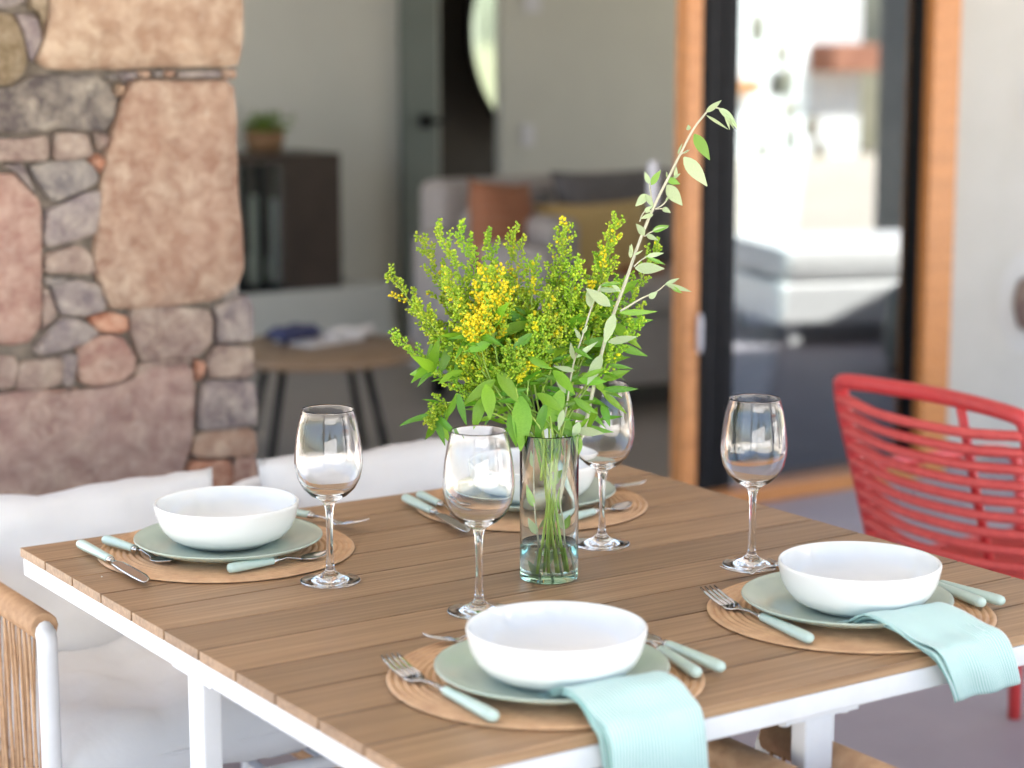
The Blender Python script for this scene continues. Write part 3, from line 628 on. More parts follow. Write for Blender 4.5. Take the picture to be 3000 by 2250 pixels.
for (x, y), lab in mats:
    o = m0 if first else m0.copy()
    if not first: C.objects.link(o)
    first = False; o.location = (x, y, TZ+.0002); tag(o, lab, 'placemat', 'round straw placemats'); o.rotation_euler = (0, 0, x*7)
MT = TZ+.005
pprof = [(.0005, .0), (.070, .0), (.074, .0015), (.080, .003), (.104, .0075), (.122, .0145), (.1290, .0190), (.1302, .0202), (.1298, .0214), (.1284, .0214), (.121, .0172), (.103, .0105), (.085, .0068), (.06, .0058), (.0005, .0056)]
plates = [((.231, -.193), 'sage green plate under the left back bowl'), ((.269, -.926), 'sage green plate under the nearest bowl'), ((.733, -.898), 'sage green plate under the right front bowl'), ((.748, -.178), 'sage green plate of the far setting behind the vase')]
for i, ((x, y), lab) in enumerate(plates):
    if i == 0: o = lathe_obj('dinner_plate', pprof, 96, 'plate', lab, 'plate', (x, y, MT), 'sage dinner plates'); p0 = o
    else: o = p0.copy(); C.objects.link(o); o.location = (x, y, MT); tag(o, lab, 'plate')
BZ = MT+.0062
bprof = [(.0005, .0012), (.053, .0012), (.055, 0), (.059, 0), (.061, .0022), (.071, .0052), (.0825, .0120), (.0910, .0225), (.0962, .0345), (.0990, .0460), (.1002, .0530), (.1004, .0555), (.0998, .0572), (.0985, .0579), (.0970, .0573), (.0962, .0545), (.0948, .0460), (.0918, .0350), (.0865, .0240), (.0785, .0145), (.067, .0085), (.052, .0058), (.0005, .0052)]
bowls = [((.240, -.170), 'white bowl on the left back plate'), ((.274, -.928), 'white bowl nearest the camera with a napkin under it'), ((.748, -.903), 'white bowl at the right front with a napkin under it'), ((.752, -.175), 'white bowl of the far setting half hidden behind the vase')]
for i, ((x, y), lab) in enumerate(bowls):
    if i == 0: o = lathe_obj('soup_bowl', bprof, 128, 'bowl', lab, 'bowl', (x, y, BZ), 'white soup bowls'); p0 = o
    else: o = p0.copy(); C.objects.link(o); o.location = (x, y, BZ); tag(o, lab, 'bowl')

# ------------------------------------------------------------ wine glasses
out = [(.0005, .0012), (.020, .0010), (.0335, .0006), (.0370, 0), (.0385, .0003), (.0394, .0010), (.0397, .0018), (.0394, .0026), (.0385, .0032), (.0370, .0036), (.033, .0042), (.0225, .0062), (.0135, .0095), (.0072, .0150), (.0052, .0230), (.0043, .0400), (.0041, .0620), (.0045, .0850), (.0055, .0980), (.0080, .1060), (.0140, .1110), (.0240, .1165), (.0340, .1260), (.0410, .1390), (.0442, .1530), (.0448, .1620), (.0440, .1770), (.0418, .1950), (.0385, .2130), (.0343, .2290)]
inn = [(.0340, .2308), (.0334, .2292), (.0376, .2130), (.0409, .1950), (.0431, .1770), (.0439, .1620), (.0433, .1530), (.0400, .1395), (.0330, .1272), (.0230, .1185), (.0120, .1145), (.0005, .1135)]
gb = MB(); gb.lathe(out+[(.0346, .2302)]+inn, 96, closed=False); 
glasses = [((.276, -.404), 'clear wine glass beside the left back bowl'), ((.361, -.634), 'clear wine glass behind the nearest bowl, in front of the vase'), ((.792, -.647), 'clear wine glass standing alone at the right beside the plate'), ((.691, -.441), 'clear wine glass half behind the green bouquet')]
for i, ((x, y), lab) in enumerate(glasses):
    if i == 0: g0 = gb.build('wine_glass', M['glass'], None, weld=True); o = g0
    else: o = g0.copy(); C.objects.link(o)
    o.location = (x, y, TZ+.0004); tag(o, lab, 'wine glass', 'wine glasses')

# ------------------------------------------------------------ cutlery
def strip(b, secs, th, m=0, arch=0):
    """secs: (y, halfwidth, z, xoff) lengthwise; th thickness; closed plate with a cross curve."""
    n = 6; top = []; V = []
    for (y, hw, z_, *r_) in secs:
        xo = r_[0] if r_ else 0; ar = r_[1] if len(r_) > 1 else arch
        for k_ in range(n+1):
            u = -1+2*k_/n; V.append((xo+u*hw, y, z_+ar*(u*u-1)*1.0+th/2))
    base = len(V)
    for (y, hw, z_, *r_) in secs:
        xo = r_[0] if r_ else 0; ar = r_[1] if len(r_) > 1 else arch
        for k_ in range(n+1):
            u = -1+2*k_/n; V.append((xo+u*hw, y, z_+ar*(u*u-1)-th/2))
    k2 = len(secs); F = []
    for i in range(k2-1):
        for j in range(n):
            a = i*(n+1)+j; F.append((a, a+1, a+n+2, a+n+1)); F.append((base+a, base+a+n+1, base+a+n+2, base+a+1))
        a = i*(n+1); F.append((a, a+n+1, base+a+n+1, base+a)); a += n; F.append((a, base+a, base+a+n+1, a+n+1))
    for i, fl in ((0, 0), (k2-1, 1)):
        for j in range(n):
            a = i*(n+1)+j; q = (a, base+a, base+a+1, a+1); F.append(q if not fl else tuple(reversed(q)))
    b.add(V, F, m, True)
def handle(b_, Lh, r0=.0078, r1=.0058):
    pts, rs = [], []
    for t, r_ in ((0, .25), (.012, .62), (.035, .88), (.075, 1.0), (.2, 1.02), (.5, .93), (.8, .82), (.97, .78), (1, .74)):
        pts.append((0, t*Lh, r0)); rs.append((r0+(r1-r0)*0)*r_)
    b_.tube(pts, rs, 14, flat=.86)
def utensil(kind, Lt):
    t = empty(kind); zc = .0072; s_ = Lt/.235; Lh = .105*s_
    b = MB(); handle(b, Lh); b.build('handle', M['mint'], t)
    b = MB(); b.tube([(0, Lh-.001, zc), (0, Lh+.006, zc)], [.0058, .0054], 14, flat=.9); b.tube([(0, Lh+.006, zc), (0, Lh+.009, zc)], [.0050, .0030], 12); b.build('ferrule', M['steel'], t)
    b = MB(); y0 = Lh+.007
    if kind in ('fork', 'dessert_fork'):
        yp = y0+.045*s_; ye = Lt-.052*s_
        strip(b, [(y0, .0026, zc), (y0+.02*s_, .0024, zc+.001), (yp, .0030, zc-.002), (yp+.008*s_, .008*s_, zc-.0045), (yp+.016*s_, .0115*s_, zc-.0052), (ye, .0123*s_, zc-.0035)], .0018, arch=.0012)
        for k_ in range(4):
            x = (-1.5+k_)*.0067*s_
            strip(b, [(ye-.001, .0025*s_, zc-.0035, x, 0), (ye+.02*s_, .0021*s_, zc-.001, x, 0), (ye+.04*s_, .0017*s_, zc+.003, x, 0), (Lt, .0009, zc+.0065, x, 0)], .0016)
    elif kind in ('spoon', 'dessert_spoon'):
        yb = Lt-.062*s_; strip(b, [(y0, .0026, zc), (y0+.02*s_, .0023, zc+.002), (yb-.01*s_, .0026, zc-.002), (yb, .0045, zc-.004, 0, .0005)], .0018)
        secs = []
        for k_ in range(13):
            u = k_/12; hw = .0195*s_*math.sin(math.pi*min(1, (u*.97+.03))**.85)**.62 if 0 < u < 1 else .003
            dep_ = .0085*s_*math.sin(math.pi*u)**.8 if 0 < u < 1 else .0003
            secs.append((yb+u*.062*s_, max(.003, hw), zc-.003+.004*u**2, 0, dep_))
        strip(b, secs, .0013)
    else:
        secs = [(y0, .0028, zc), (y0+.012, .0045, zc), (y0+.02, .0085, zc), (y0+.05, .0102, zc-.001), (y0+.09, .0105, zc-.002), (Lt-.012, .008, zc-.002, .002), (Lt-.003, .004, zc-.002, .005), (Lt, .0015, zc-.002, .006)]
        strip(b, secs, .0016)
    b.build({'fork': 'fork_head', 'dessert_fork': 'fork_head', 'spoon': 'spoon_bowl', 'dessert_spoon': 'spoon_bowl'}.get(kind, 'blade'), M['steel'], t)
    return t
protos = {}
def lay(kind, a, bdir, Lt, label, roll=0, z_=None):
    key = (kind, Lt)
    if key not in protos: t = utensil(kind, Lt); protos[key] = t
    else: t = copy_tree(protos[key])
    d = Vector((bdir[0]-a[0], bdir[1]-a[1])); t.location = (a[0], a[1], (MT if z_ is None else z_)+.0004); t.rotation_euler = (0, 0, math.atan2(d.y, d.x)-math.pi/2)
    t.rotation_euler.y = roll
    cat = {'dessert_fork': 'fork', 'dessert_spoon': 'spoon'}.get(kind, kind); tag(t, label, cat, cat+'s with mint handles'); return t
lay('fork', (.138, -1.014), (.147, -.78), .235, 'mint handled fork left of the nearest bowl', z_=MT)
lay('knife', (.443, -1.011), (.447, -.914), .235, 'mint handled knife, outer of the two right of the nearest bowl', z_=TZ+.004)
lay('spoon', (.405, -1.014), (.420, -.949), .215, 'mint handled spoon close to the right rim of the nearest plate')
lay('dessert_fork', (.221+.158, -.757), (.221, -.737), .160, 'small fork lying behind the nearest bowl, only its tip showing')
lay('fork', (.597, -.985), (.630, -.75), .235, 'mint handled fork left of the right front bowl')
lay('knife', (.909, -.993), (.907, -.911), .235, 'mint handled knife, outer of the two right of the right front bowl', z_=TZ+.004)
lay('spoon', (.879, -.988), (.887, -.935), .215, 'mint handled spoon close to the rim of the right front plate')
lay('dessert_fork', (.706+.158, -.715), (.706, -.690), .160, 'small fork behind the right front bowl with its tines showing')
lay('knife', (.063, -.066), (.065, -.306), .235, 'mint handled knife nearest the left back corner of the table', z_=TZ+.003)
lay('spoon', (.098, -.071), (.128, -.236), .165, 'mint handled spoon beside the knife on the left back placemat')
lay('dessert_spoon', (.171, -.314), (.325, -.305), .155, 'small mint handled spoon in front of the left back plate')
lay('fork', (.375, -.02), (.45, -.20), .19, 'fork half hidden behind the left back wine glass')
lay('knife', (.586, -.071), (.559, -.301), .235, 'mint handled knife left of the far setting', z_=TZ+.004)
lay('spoon', (.613, -.070), (.598, -.22), .165, 'mint handled spoon inside the knife of the far setting')
lay('dessert_spoon', (.700, -.331), (.854, -.292), .158, 'small spoon in front of the far plate beside the glass stem')
lay('fork', (.80, -.05), (.949, -.219), .215, 'fork at the right of the far placemat')
# crumb on the left boards, knife glint is steel
b = MB(); b.lathe([(.0002, 0), (.0012, .0004), (.0008, .0013), (.0002, .0016)], 7); cp_ = at_z(220, 1247, TZ); o = b.build('crumb', M['bowl'], None, loc=(cp_.x, cp_.y, TZ+.0002)); tag(o, 'tiny white crumb on the boards left of the back placemat', 'crumb')

# ------------------------------------------------------------ napkins
def napkin(path, dirs, w0, layers, seed, label):
    """path: centre line points (world), dirs: width vectors (left -> right)."""
    rr = random.Random(seed); b = MB(); nu = 26; uvs = []
    cen = smooth_path(path, 7); n = len(cen)
    dv = smooth_path([Vector(d) for d in dirs], 7)
    for ly in range(layers):
        V = []; off = ly*.0019; sh = (ly-1)*.003
        for i in range(n):
            s_ = i/(n-1); t = (cen[min(i+1, n-1)]-cen[max(i-1, 0)]).normalized(); wv = dv[i]; nn = wv.cross(t)
            nn = nn.normalized() if nn.length > 0 else Vector((0, 0, 1))
            if nn.z < 0 and abs(nn.z) > .2: nn = -nn
            if abs(nn.z) <= .2 and nn.y > 0: nn = -nn
            for j in range(nu+1):
                u = j/nu; q = noise.noise(Vector((u*2.6+seed, s_*3.2, ly*.35)))
                fold = .0026*math.sin(u*6+seed+s_*1.5)*s_*.8+q*.013*s_*(1 if ly else .9)
                edge = (.004*math.sin(ly*2.1+seed)+sh)*(1 if u < .5 else -1)*abs(2*u-1)**3*(.4+s_)
                p = cen[i]+wv*(u-.5)+wv.normalized()*edge-nn*(off*(1+2.6*s_*(1-u)**2))+nn*fold
                V.append(p)
        F = [(i*(nu+1)+j, i*(nu+1)+j+1, (i+1)*(nu+1)+j+1, (i+1)*(nu+1)+j) for i in range(n-1) for j in range(nu)]
        b.add(V, F, 0, True)
        for f in F:
            for v in f: uvs.append(((v % (nu+1))/nu, (v//(nu+1))/(n-1)))
    o = b.build('napkin', M['napkin'], None); uv = o.data.uv_layers.new(name='UVMap')
    for k_, q in enumerate(uvs): uv.data[k_].uv = q
    s_ = o.modifiers.new('s', 'SOLIDIFY'); s_.thickness = .0007
    tag(o, label, 'napkin', 'striped mint napkins'); return o
EY = -TW-.003
# nearest setting
napkin([(.268, -.972, BZ+.0005), (.272, -.998, BZ+.008), (.2725, -1.028, MT+.0285), (.274, -1.060, MT+.027), (.277, -1.080, TZ+.020), (.281, -1.0965, TZ+.002), (.285, -1.100, TZ-.045), (.290, -1.100, TZ-.125)],
       [(.10, .0, 0), (.112, -.012, 0), (.118, -.012, 0), (.124, -.004, .001), (.128, 0, 0), (.128, .003, .0), (.125, 0, -.004), (.122, 0, -.006)], .12, 4, 1, 'mint striped napkin hanging off the table edge from the nearest bowl')
napkin([(.722, -.948, BZ+.0005), (.724, -.974, BZ+.008), (.727, -1.000, MT+.0285), (.731, -1.034, MT+.026), (.736, -1.068, TZ+.020), (.744, -1.094, TZ+.010), (.756, -1.103, TZ-.018), (.770, -1.103, TZ-.050)],
       [(.095, -.005, 0), (.106, -.012, 0), (.110, -.010, 0), (.112, -.002, .001), (.112, 0, 0), (.110, .003, .0), (.104, 0, .004), (.098, 0, .006)], .11, 4, 2, 'mint striped napkin draped over the table edge at the right front')

# ============================================================ VASE AND BOUQUET
VX, VY = .527, -.547; VR, VH = .0388, .196
v = MB(); v.lathe([(.0005, 0), (VR-.004, 0), (VR-.001, .001), (VR, .004), (VR, .10), (VR+.0002, VH-.0015), (VR-.0006, VH), (VR-.0014, VH-.0012), (VR-.0016, .10), (VR-.0020, .018), (VR-.005, .0105), (.015, .0085), (.0005, .0090)], 80)
tag(v.build('glass_vase', M['vase'], None, loc=(VX, VY, TZ+.0003), weld=True), 'tall clear cylinder vase with water holding the green bouquet', 'vase')
wt = MB(); wt.lathe([(.0005, .0085), (.015, .0082), (VR-.0048, .0102), (VR-.0017, .018), (VR-.0014, .049), (VR-.0028, .0481), (.0005, .0480)], 64)
tag(wt.build('vase_water', M['water'], None, loc=(VX, VY, TZ+.0003), weld=True), 'shallow water in the bottom of the glass vase', 'water')
VC = Vector((VX, VY, TZ)); FW = Vector((_f[0], _f[1], 0)).normalized(); RT = Vector((_r[0], _r[1], 0)); UP = Vector((0, 0, 1))
DV = float((np.array(VC)-CAM) @ _f)
def px(x, y, off=0): return at_d(x, y, DV+off)   # a measured point, off metres behind (+) or before (-) the vase
# leaf meshes (base at origin, along +Y, normal +Z)
def leaf_mesh(name, Lf, W, m, curl=.3, cup=.25, n=7, wave=0, tipw=1.0):
    b = MB(); V = []
    for i in range(n+1):
        t = i/n; hw = W/2*(math.sin(math.pi*min(1, t**.8))**.9)*(1-.15*t) if 0 < t < 1 else W*.03
        if t == 0: hw = W*.06
        z_ = -curl*Lf*t*t; y = Lf*t*(1-.12*curl*t)
        for u in (-1, -.5, 0, .5, 1): V.append((u*hw, y, z_+cup*abs(u)*hw+wave*W*math.sin(t*9)*u*.1))
    F = [(i*5+j, i*5+j+1, (i+1)*5+j+1, (i+1)*5+j) for i in range(n) for j in range(4)]
    b.add(V, F, 0, True)
    me = bpy.data.meshes.new(name); me.from_pydata(b.v, [], b.f); me.materials.append(m); me.polygons.foreach_set('use_smooth', b.sm); me.update(); return me
LM = [leaf_mesh('leaf', 1, .24, M['leaf'], .28, .2), leaf_mesh('leaf', 1, .20, M['leaf2'], .42, .3, wave=1), leaf_mesh('leaf', 1, .28, M['leaf'], .12, .25), leaf_mesh('leaf', 1, .22, M['leaf2'], .2, .2)]
PALE = [leaf_mesh('leaf', 1, .36, M['pale_leaf'], .15, .18), leaf_mesh('leaf', 1, .40, M['pale_leaf'], .3, .3), leaf_mesh('leaf', 1, .38, M['mid_leaf'], .15, .2)]
def put_leaf(me, parent, base, tip, wscale=1, face=None, rollj=0):
    base, tip = Vector(base), Vector(tip); y = (tip-base); Lf = y.length
    if Lf < 1e-4: return
    y.normalize(); z_ = Vector(face) if face is not None else UP
    z_ = z_-y*z_.dot(y)
    if z_.length < .05: z_ = y.orthogonal()
    z_.normalize(); x_ = y.cross(z_); 
    if rollj: q = Matrix.Rotation(rollj, 3, y); x_ = q @ x_; z_ = q @ z_
    o = bpy.data.objects.new('leaf', me); C.objects.link(o); o.parent = parent
    Mx = Matrix(((x_.x*Lf*wscale, y.x*Lf, z_.x*Lf, base.x), (x_.y*Lf*wscale, y.y*Lf, z_.y*Lf, base.y), (x_.z*Lf*wscale, y.z*Lf, z_.z*Lf, base.z), (0, 0, 0, 1)))
    o.matrix_local = Matrix.Translation(-parent.location) @ Mx; return o
PHI = (1+5**.5)/2
ICO = [Vector(p).normalized() for p in [(-1, PHI, 0), (1, PHI, 0), (-1, -PHI, 0), (1, -PHI, 0), (0, -1, PHI), (0, 1, PHI), (0, -1, -PHI), (0, 1, -PHI), (PHI, 0, -1), (PHI, 0, 1), (-PHI, 0, -1), (-PHI, 0, 1)]]
ICF = [(0,11,5),(0,5,1),(0,1,7),(0,7,10),(0,10,11),(1,5,9),(5,11,4),(11,10,2),(10,7,6),(7,1,8),(3,9,4),(3,4,2),(3,2,6),(3,6,8),(3,8,9),(4,9,5),(2,4,11),(6,2,10),(8,6,7),(9,8,1)]
def bud(b, p, r_, d, m):
    q = d.to_track_quat('Z', 'Y').to_matrix(); b.add([p+q @ Vector((v_.x*r_, v_.y*r_, v_.z*r_*1.35)) for v_ in ICO], ICF, m, True)
def goldenrod(tip, mid, label, pan=.45, spread=.045, nbr=14, yellow=.1, leaves=14, seed=0, off=0, midoff=None, lmax=.062, low=.12, dense=1.0):
    rr = random.Random(seed); T = px(*tip, off); Mi = px(*mid, off*.6 if midoff is None else midoff)
    neck = VC+Vector((0, 0, VH))+((T-VC)-UP*(T-VC).z).normalized()*.022+Vector((rr.uniform(-.008, .008), rr.uniform(-.008, .008), 0))
    hor = (T-VC); hor.z = 0; hor = hor.normalized()
    foot = VC-hor*rr.uniform(.006, .024)+Vector((rr.uniform(-.007, .007), rr.uniform(-.007, .007), (.012 if seed % 4 == 0 else 1)*1.0 if seed % 4 == 0 else rr.uniform(.13, .18)))
    if seed % 4: foot = VC+hor*rr.uniform(0, .015)+UP*(foot.z-VC.z)
    path = smooth_path([foot, neck, Mi, T], 9); n = len(path)
    t = empty('goldenrod_stem', tuple(foot)); tag(t, label, 'flower stem', 'goldenrod stems in the vase')
    b = MB(); lp = [p-foot for p in path]; b.tube(lp, [.0021-.0015*i/(n-1) for i in range(n)], 6)
    bd = MB(); tot = sum((path[i+1]-path[i]).length for i in range(n-1))
    def at(s_):
        q = s_*(n-1); i = min(n-2, int(q)); return path[i].lerp(path[i+1], q-i), (path[min(i+1, n-1)]-path[i]).normalized()
    s0 = 1-pan
    nbr = int(nbr*1.5)
    def sprig(bp, r0, ye, Lb):
        nb = int((7+Lb*470)*dense)
        for j in range(nb):
            u = .12+.88*((j+.5)/nb)**.8; i_ = min(len(bp)-2, int(u*(len(bp)-1))); c = bp[i_].lerp(bp[i_+1], u*(len(bp)-1)-i_); bdv = (bp[i_+1]-bp[i_]).normalized()
            aa = j*2.399+rr.random(); q1 = bdv.orthogonal().normalized(); q2 = bdv.cross(q1); sd_ = (q1*math.cos(aa)+q2*math.sin(aa)+bdv*.7+UP*.35).normalized()
            pos = c+sd_*rr.uniform(.003, .0085)*(1-.45*u)
            yb = rr.random() < ((.35+.6*u) if ye else yellow*.16)
            mm = 1 if yb else (2 if rr.random() < .12+.4*u*u else 0)
            bud(bd, pos-foot, rr.uniform(.0014, .0023)*(1.12 if yb else 1), sd_, mm)
            if j % 4 == 0: b.tube([c-foot, pos-foot], .0004, 3, cap=False)
    for k_ in range(nbr):
        s_ = s0+(1-s0)*(k_+rr.random()*.6)/nbr; p, d = at(s_); f_ = (s_-s0)/(1-s0)
        Lb = spread*.82*(1-f_)**.7*rr.uniform(.6, 1.2)+.008
        a = k_*2.4+rr.uniform(-.5, .5); o1 = d.orthogonal().normalized(); o2 = d.cross(o1); side = o1*math.cos(a)+o2*math.sin(a)
        e1 = p+(side*.50+d*.85)*Lb*.55; e2 = p+(side*.80+d*1.15)*Lb+UP*.003; bp = smooth_path([p, e1, e2], 5)
        b.tube([q-foot for q in bp], .0006, 4, cap=False); ye = rr.random() < (yellow if yellow > .5 else yellow*.55)
        sprig(bp, .0018, ye, Lb)
        if Lb > .026:
            for w_ in range(2):
                q0 = bp[3+w_*2]; sd2 = (side*rr.uniform(-.2, .6)+d*.7+d.cross(side)*(1 if w_ else -1)*.7).normalized(); l2 = Lb*.42
                b2_ = smooth_path([q0, q0+sd2*l2*.6, q0+sd2*l2+UP*.002], 3); b.tube([q-foot for q in b2_], .0005, 3, cap=False); sprig(b2_, .0015, ye, l2*.8)
        if k_ % 2 == 0 and f_ < .75:
            dn = (side*.8+d*.5+UP*.1).normalized(); put_leaf(rr.choice(LM), t, p, p+dn*rr.uniform(.022, .046)*(1.1-f_), .95, UP*.6-FW*.5, rr.uniform(-.5, .5))
    for j in range(int(16*dense)):
        p, d = at(1-.05*j/16); aa = j*2.4; q1 = d.orthogonal().normalized(); q2 = d.cross(q1); sd_ = q1*math.cos(aa)+q2*math.sin(aa)+d
        bud(bd, p+sd_.normalized()*rr.uniform(.001, .0035)-foot, .0014, sd_.normalized(), 1 if rr.random() < yellow else (2 if rr.random() < .5 else 0))
    b.build('stalk', M['stem'], t)
    o = bd.build('flower_buds', [M['bud_green'], M['bud_yellow'], M['bud_lime']], t); o['kind'] = 'stuff'
    sN = .196/tot                       # share of the length inside the vase
    for k_ in range(leaves):
        s_ = sN+low*.3+(s0+.22-sN)*(k_+rr.random()*.7)/leaves
        if s_ > .93: continue
        p, d = at(max(0, min(1, s_))); f_ = k_/leaves
        a = k_*2.4+seed; o1 = d.orthogonal().normalized(); o2 = d.cross(o1); side = o1*math.cos(a)+o2*math.sin(a)
        Lf = lmax*rr.uniform(.7, 1.15)*(1-.55*f_)
        dirn = (side*1.0+d*rr.uniform(.2, .8)+UP*rr.uniform(-.5, .25)).normalized()
        put_leaf(rr.choice(LM), t, p, p+dirn*Lf, rr.uniform(.85, 1.25), UP*.6+side*-.2-FW*.5+Vector((rr.uniform(-.4, .4),)*3), rr.uniform(-.5, .5))
    return t
G = [
 # tip, mid, label, params
 ((838, 592), (1010, 800), 'goldenrod stem reaching furthest out to the upper left', dict(pan=.48, spread=.040, nbr=16, yellow=.03, seed=1, off=.0, leaves=10)),
 ((850, 728), (1010, 850), 'thin goldenrod stem pointing out to the lower left over the glass', dict(pan=.40, spread=.013, nbr=14, yellow=.02, seed=2, off=-.03, leaves=10, dense=.8)),
 ((930, 912), (985, 868), 'short drooping goldenrod stem at the lower left of the bouquet', dict(pan=.30, spread=.010, nbr=10, yellow=.06, seed=3, off=-.04, leaves=12, lmax=.055)),
 ((910, 520), (1040, 780), 'green budded goldenrod stem at the upper left shoulder of the bouquet', dict(pan=.5, spread=.052, nbr=20, yellow=.08, seed=4, off=.03, leaves=10)),
 ((943, 492), (1075, 760), 'tall goldenrod stem, second of the upper left spikes', dict(pan=.48, spread=.050, nbr=18, yellow=.14, seed=5, off=-.01, leaves=11)),
 ((990, 488), (1095, 760), 'tall goldenrod stem with a narrow green spike left of centre', dict(pan=.46, spread=.046, nbr=18, yellow=.06, seed=6, off=.04, leaves=11)),
 ((1052, 507), (1115, 770), 'goldenrod stem bending right at its tip above the yellow blooms', dict(pan=.46, spread=.046, nbr=18, yellow=.06, seed=7, off=.01, leaves=12)),
 ((1110, 502), (1135, 770), 'goldenrod stem at the middle of the bouquet with a green nodding tip', dict(pan=.44, spread=.046, nbr=18, yellow=.08, seed=8, off=.05, leaves=12)),
 ((1150, 570), (1150, 790), 'lower goldenrod stem right of the yellow blooms', dict(pan=.42, spread=.040, nbr=16, yellow=.12, seed=9, off=-.02, leaves=14)),
 ((1222, 490), (1190, 740), 'upright goldenrod stem with yellow tips in front of the ochre cushion', dict(pan=.40, spread=.046, nbr=19, yellow=.20, seed=10, off=.02, leaves=12)),
 ((1333, 480), (1265, 720), 'goldenrod stem with the highest yellow crown beside the pale branch', dict(pan=.40, spread=.040, nbr=19, yellow=.30, seed=11, off=.0, leaves=13)),
 ((1420, 530), (1300, 780), 'goldenrod stem half hidden behind the pale woody branch', dict(pan=.38, spread=.030, nbr=15, yellow=.04, seed=12, off=.05, leaves=14)),
 ((1062, 592), (1075, 780), 'goldenrod stem with open bright yellow blooms facing the camera', dict(pan=.30, spread=.048, nbr=18, yellow=.62, seed=13, off=-.07, leaves=14)),
 ((1030, 700), (1060, 820), 'short goldenrod stem with a low cluster of yellow blooms', dict(pan=.18, spread=.028, nbr=10, yellow=.8, seed=14, off=-.085, leaves=16)),
 ((1110, 760), (1120, 860), 'short leafy goldenrod stem at the front centre with lime buds', dict(pan=.28, spread=.034, nbr=13, yellow=.08, seed=15, off=-.08, leaves=20, lmax=.07)),
 ((1190, 640), (1170, 800), 'goldenrod stem with lime buds between yellow and upright spikes', dict(pan=.40, spread=.040, nbr=17, yellow=.10, seed=16, off=-.04, leaves=16)),
 ((1385, 690), (1260, 850), 'thin goldenrod stem leaning low to the right side', dict(pan=.28, spread=.014, nbr=10, yellow=.05, seed=17, off=-.02, leaves=20)),
 ((1340, 610), (1250, 800), 'leafy goldenrod stem right of centre with sparse buds', dict(pan=.30, spread=.024, nbr=11, yellow=.02, seed=18, off=.03, leaves=22, lmax=.07)),
 ((1000, 640), (1060, 810), 'goldenrod stem filling the left side behind the yellow cluster', dict(pan=.42, spread=.044, nbr=17, yellow=.05, seed=20, off=.04, leaves=18)),
 ((1095, 600), (1120, 800), 'goldenrod stem filling the middle behind the open blooms', dict(pan=.40, spread=.044, nbr=17, yellow=.05, seed=21, off=.03, leaves=18)),
 ((1245, 570), (1215, 790), 'goldenrod stem between the two upright yellow tipped spikes', dict(pan=.38, spread=.036, nbr=15, yellow=.05, seed=22, off=-.02, leaves=18)),
 ((1300, 545), (1245, 780), 'goldenrod stem just left of the pale branch below the yellow crown', dict(pan=.36, spread=.034, nbr=15, yellow=.12, seed=23, off=.03, leaves=18)),
 ((900, 655), (1020, 820), 'lower left goldenrod stem below the furthest reaching one', dict(pan=.44, spread=.036, nbr=15, yellow=.03, seed=24, off=-.02, leaves=12)),
 ((1160, 700), (1140, 840), 'short goldenrod stem with buds at the centre front', dict(pan=.32, spread=.034, nbr=14, yellow=.10, seed=25, off=-.06, leaves=20)),
 ((960, 600), (1050, 800), 'goldenrod stem with yellow and green buds left of the open blooms', dict(pan=.46, spread=.042, nbr=18, yellow=.22, seed=19, off=-.05, leaves=14)),
]
for tip, mid, lab, kw in G: goldenrod(tip, mid, lab, **kw)
# extra broad leaves hanging over the rim, on a leafy stem of their own
def leafy(label, tip, mid, LV, seed, off=0):
    rr = random.Random(seed); T, Mi = px(*tip, off), px(*mid, off*.6)
    foot = VC+Vector((rr.uniform(-.015, .015), rr.uniform(-.015, .015), .014 if seed < 50 else .16)); neck = VC+UP*VH+Vector((rr.uniform(-.015, .015), -.015, 0))
    t = empty('foliage_sprig', tuple(foot)); tag(t, label, 'leafy stem', 'broad leaved sprigs in the vase')
    b = MB(); b.tube([p-foot for p in smooth_path([foot, neck, Mi, T], 7)], .0012, 6); b.build('stalk', M['stem'], t)
    for (bx, by, tx, ty, ws, o1, k_) in LV: put_leaf(LM[k_], t, px(bx, by, o1), px(tx, ty, o1-.01), ws, -FW+UP*.3+RT*rr.uniform(-.5, .5), rr.uniform(-.3, .3))
leafy('leafy stem with broad leaves hanging over the left rim of the vase', (1040, 800), (1090, 860), [
 (1125, 855, 1130, 975, 1.5, -.05, 2), (1100, 895, 1112, 965, 1.3, -.055, 0), (1050, 830, 1062, 905, 1.7, -.07, 2), (1040, 860, 1025, 930, 1.5, -.06, 0), (990, 850, 1003, 920, 1.2, -.06, 3),
 (1075, 800, 1120, 870, 1.3, -.07, 2), (985, 850, 972, 915, 1.2, -.05, 1), (1000, 800, 945, 825, 1.3, -.04, 2), (1060, 740, 1005, 760, 1.5, -.08, 0), (1070, 820, 1000, 870, 1.2, -.06, 0)], 31, -.05)
leafy('leafy stem with broad leaves over the front rim of the vase', (1190, 800), (1170, 860), [
 (1160, 850, 1220, 885, 1.5, -.05, 0), (1215, 840, 1180, 930, 1.4, -.04, 2), (1180, 870, 1150, 960, 1.2, -.05, 1), (1240, 860, 1290, 895, 1.3, -.03, 3), (1195, 800, 1245, 850, 1.4, -.06, 2),
 (1140, 770, 1190, 800, 1.3, -.07, 0), (1150, 720, 1100, 760, 1.4, -.08, 3), (1250, 820, 1310, 825, 1.3, -.04, 2), (1225, 900, 1235, 960, 1.2, -.03, 0), (1300, 870, 1318, 920, 1.6, .0, 3), (1290, 880, 1265, 930, 1.3, -.01, 2)], 32, -.04)
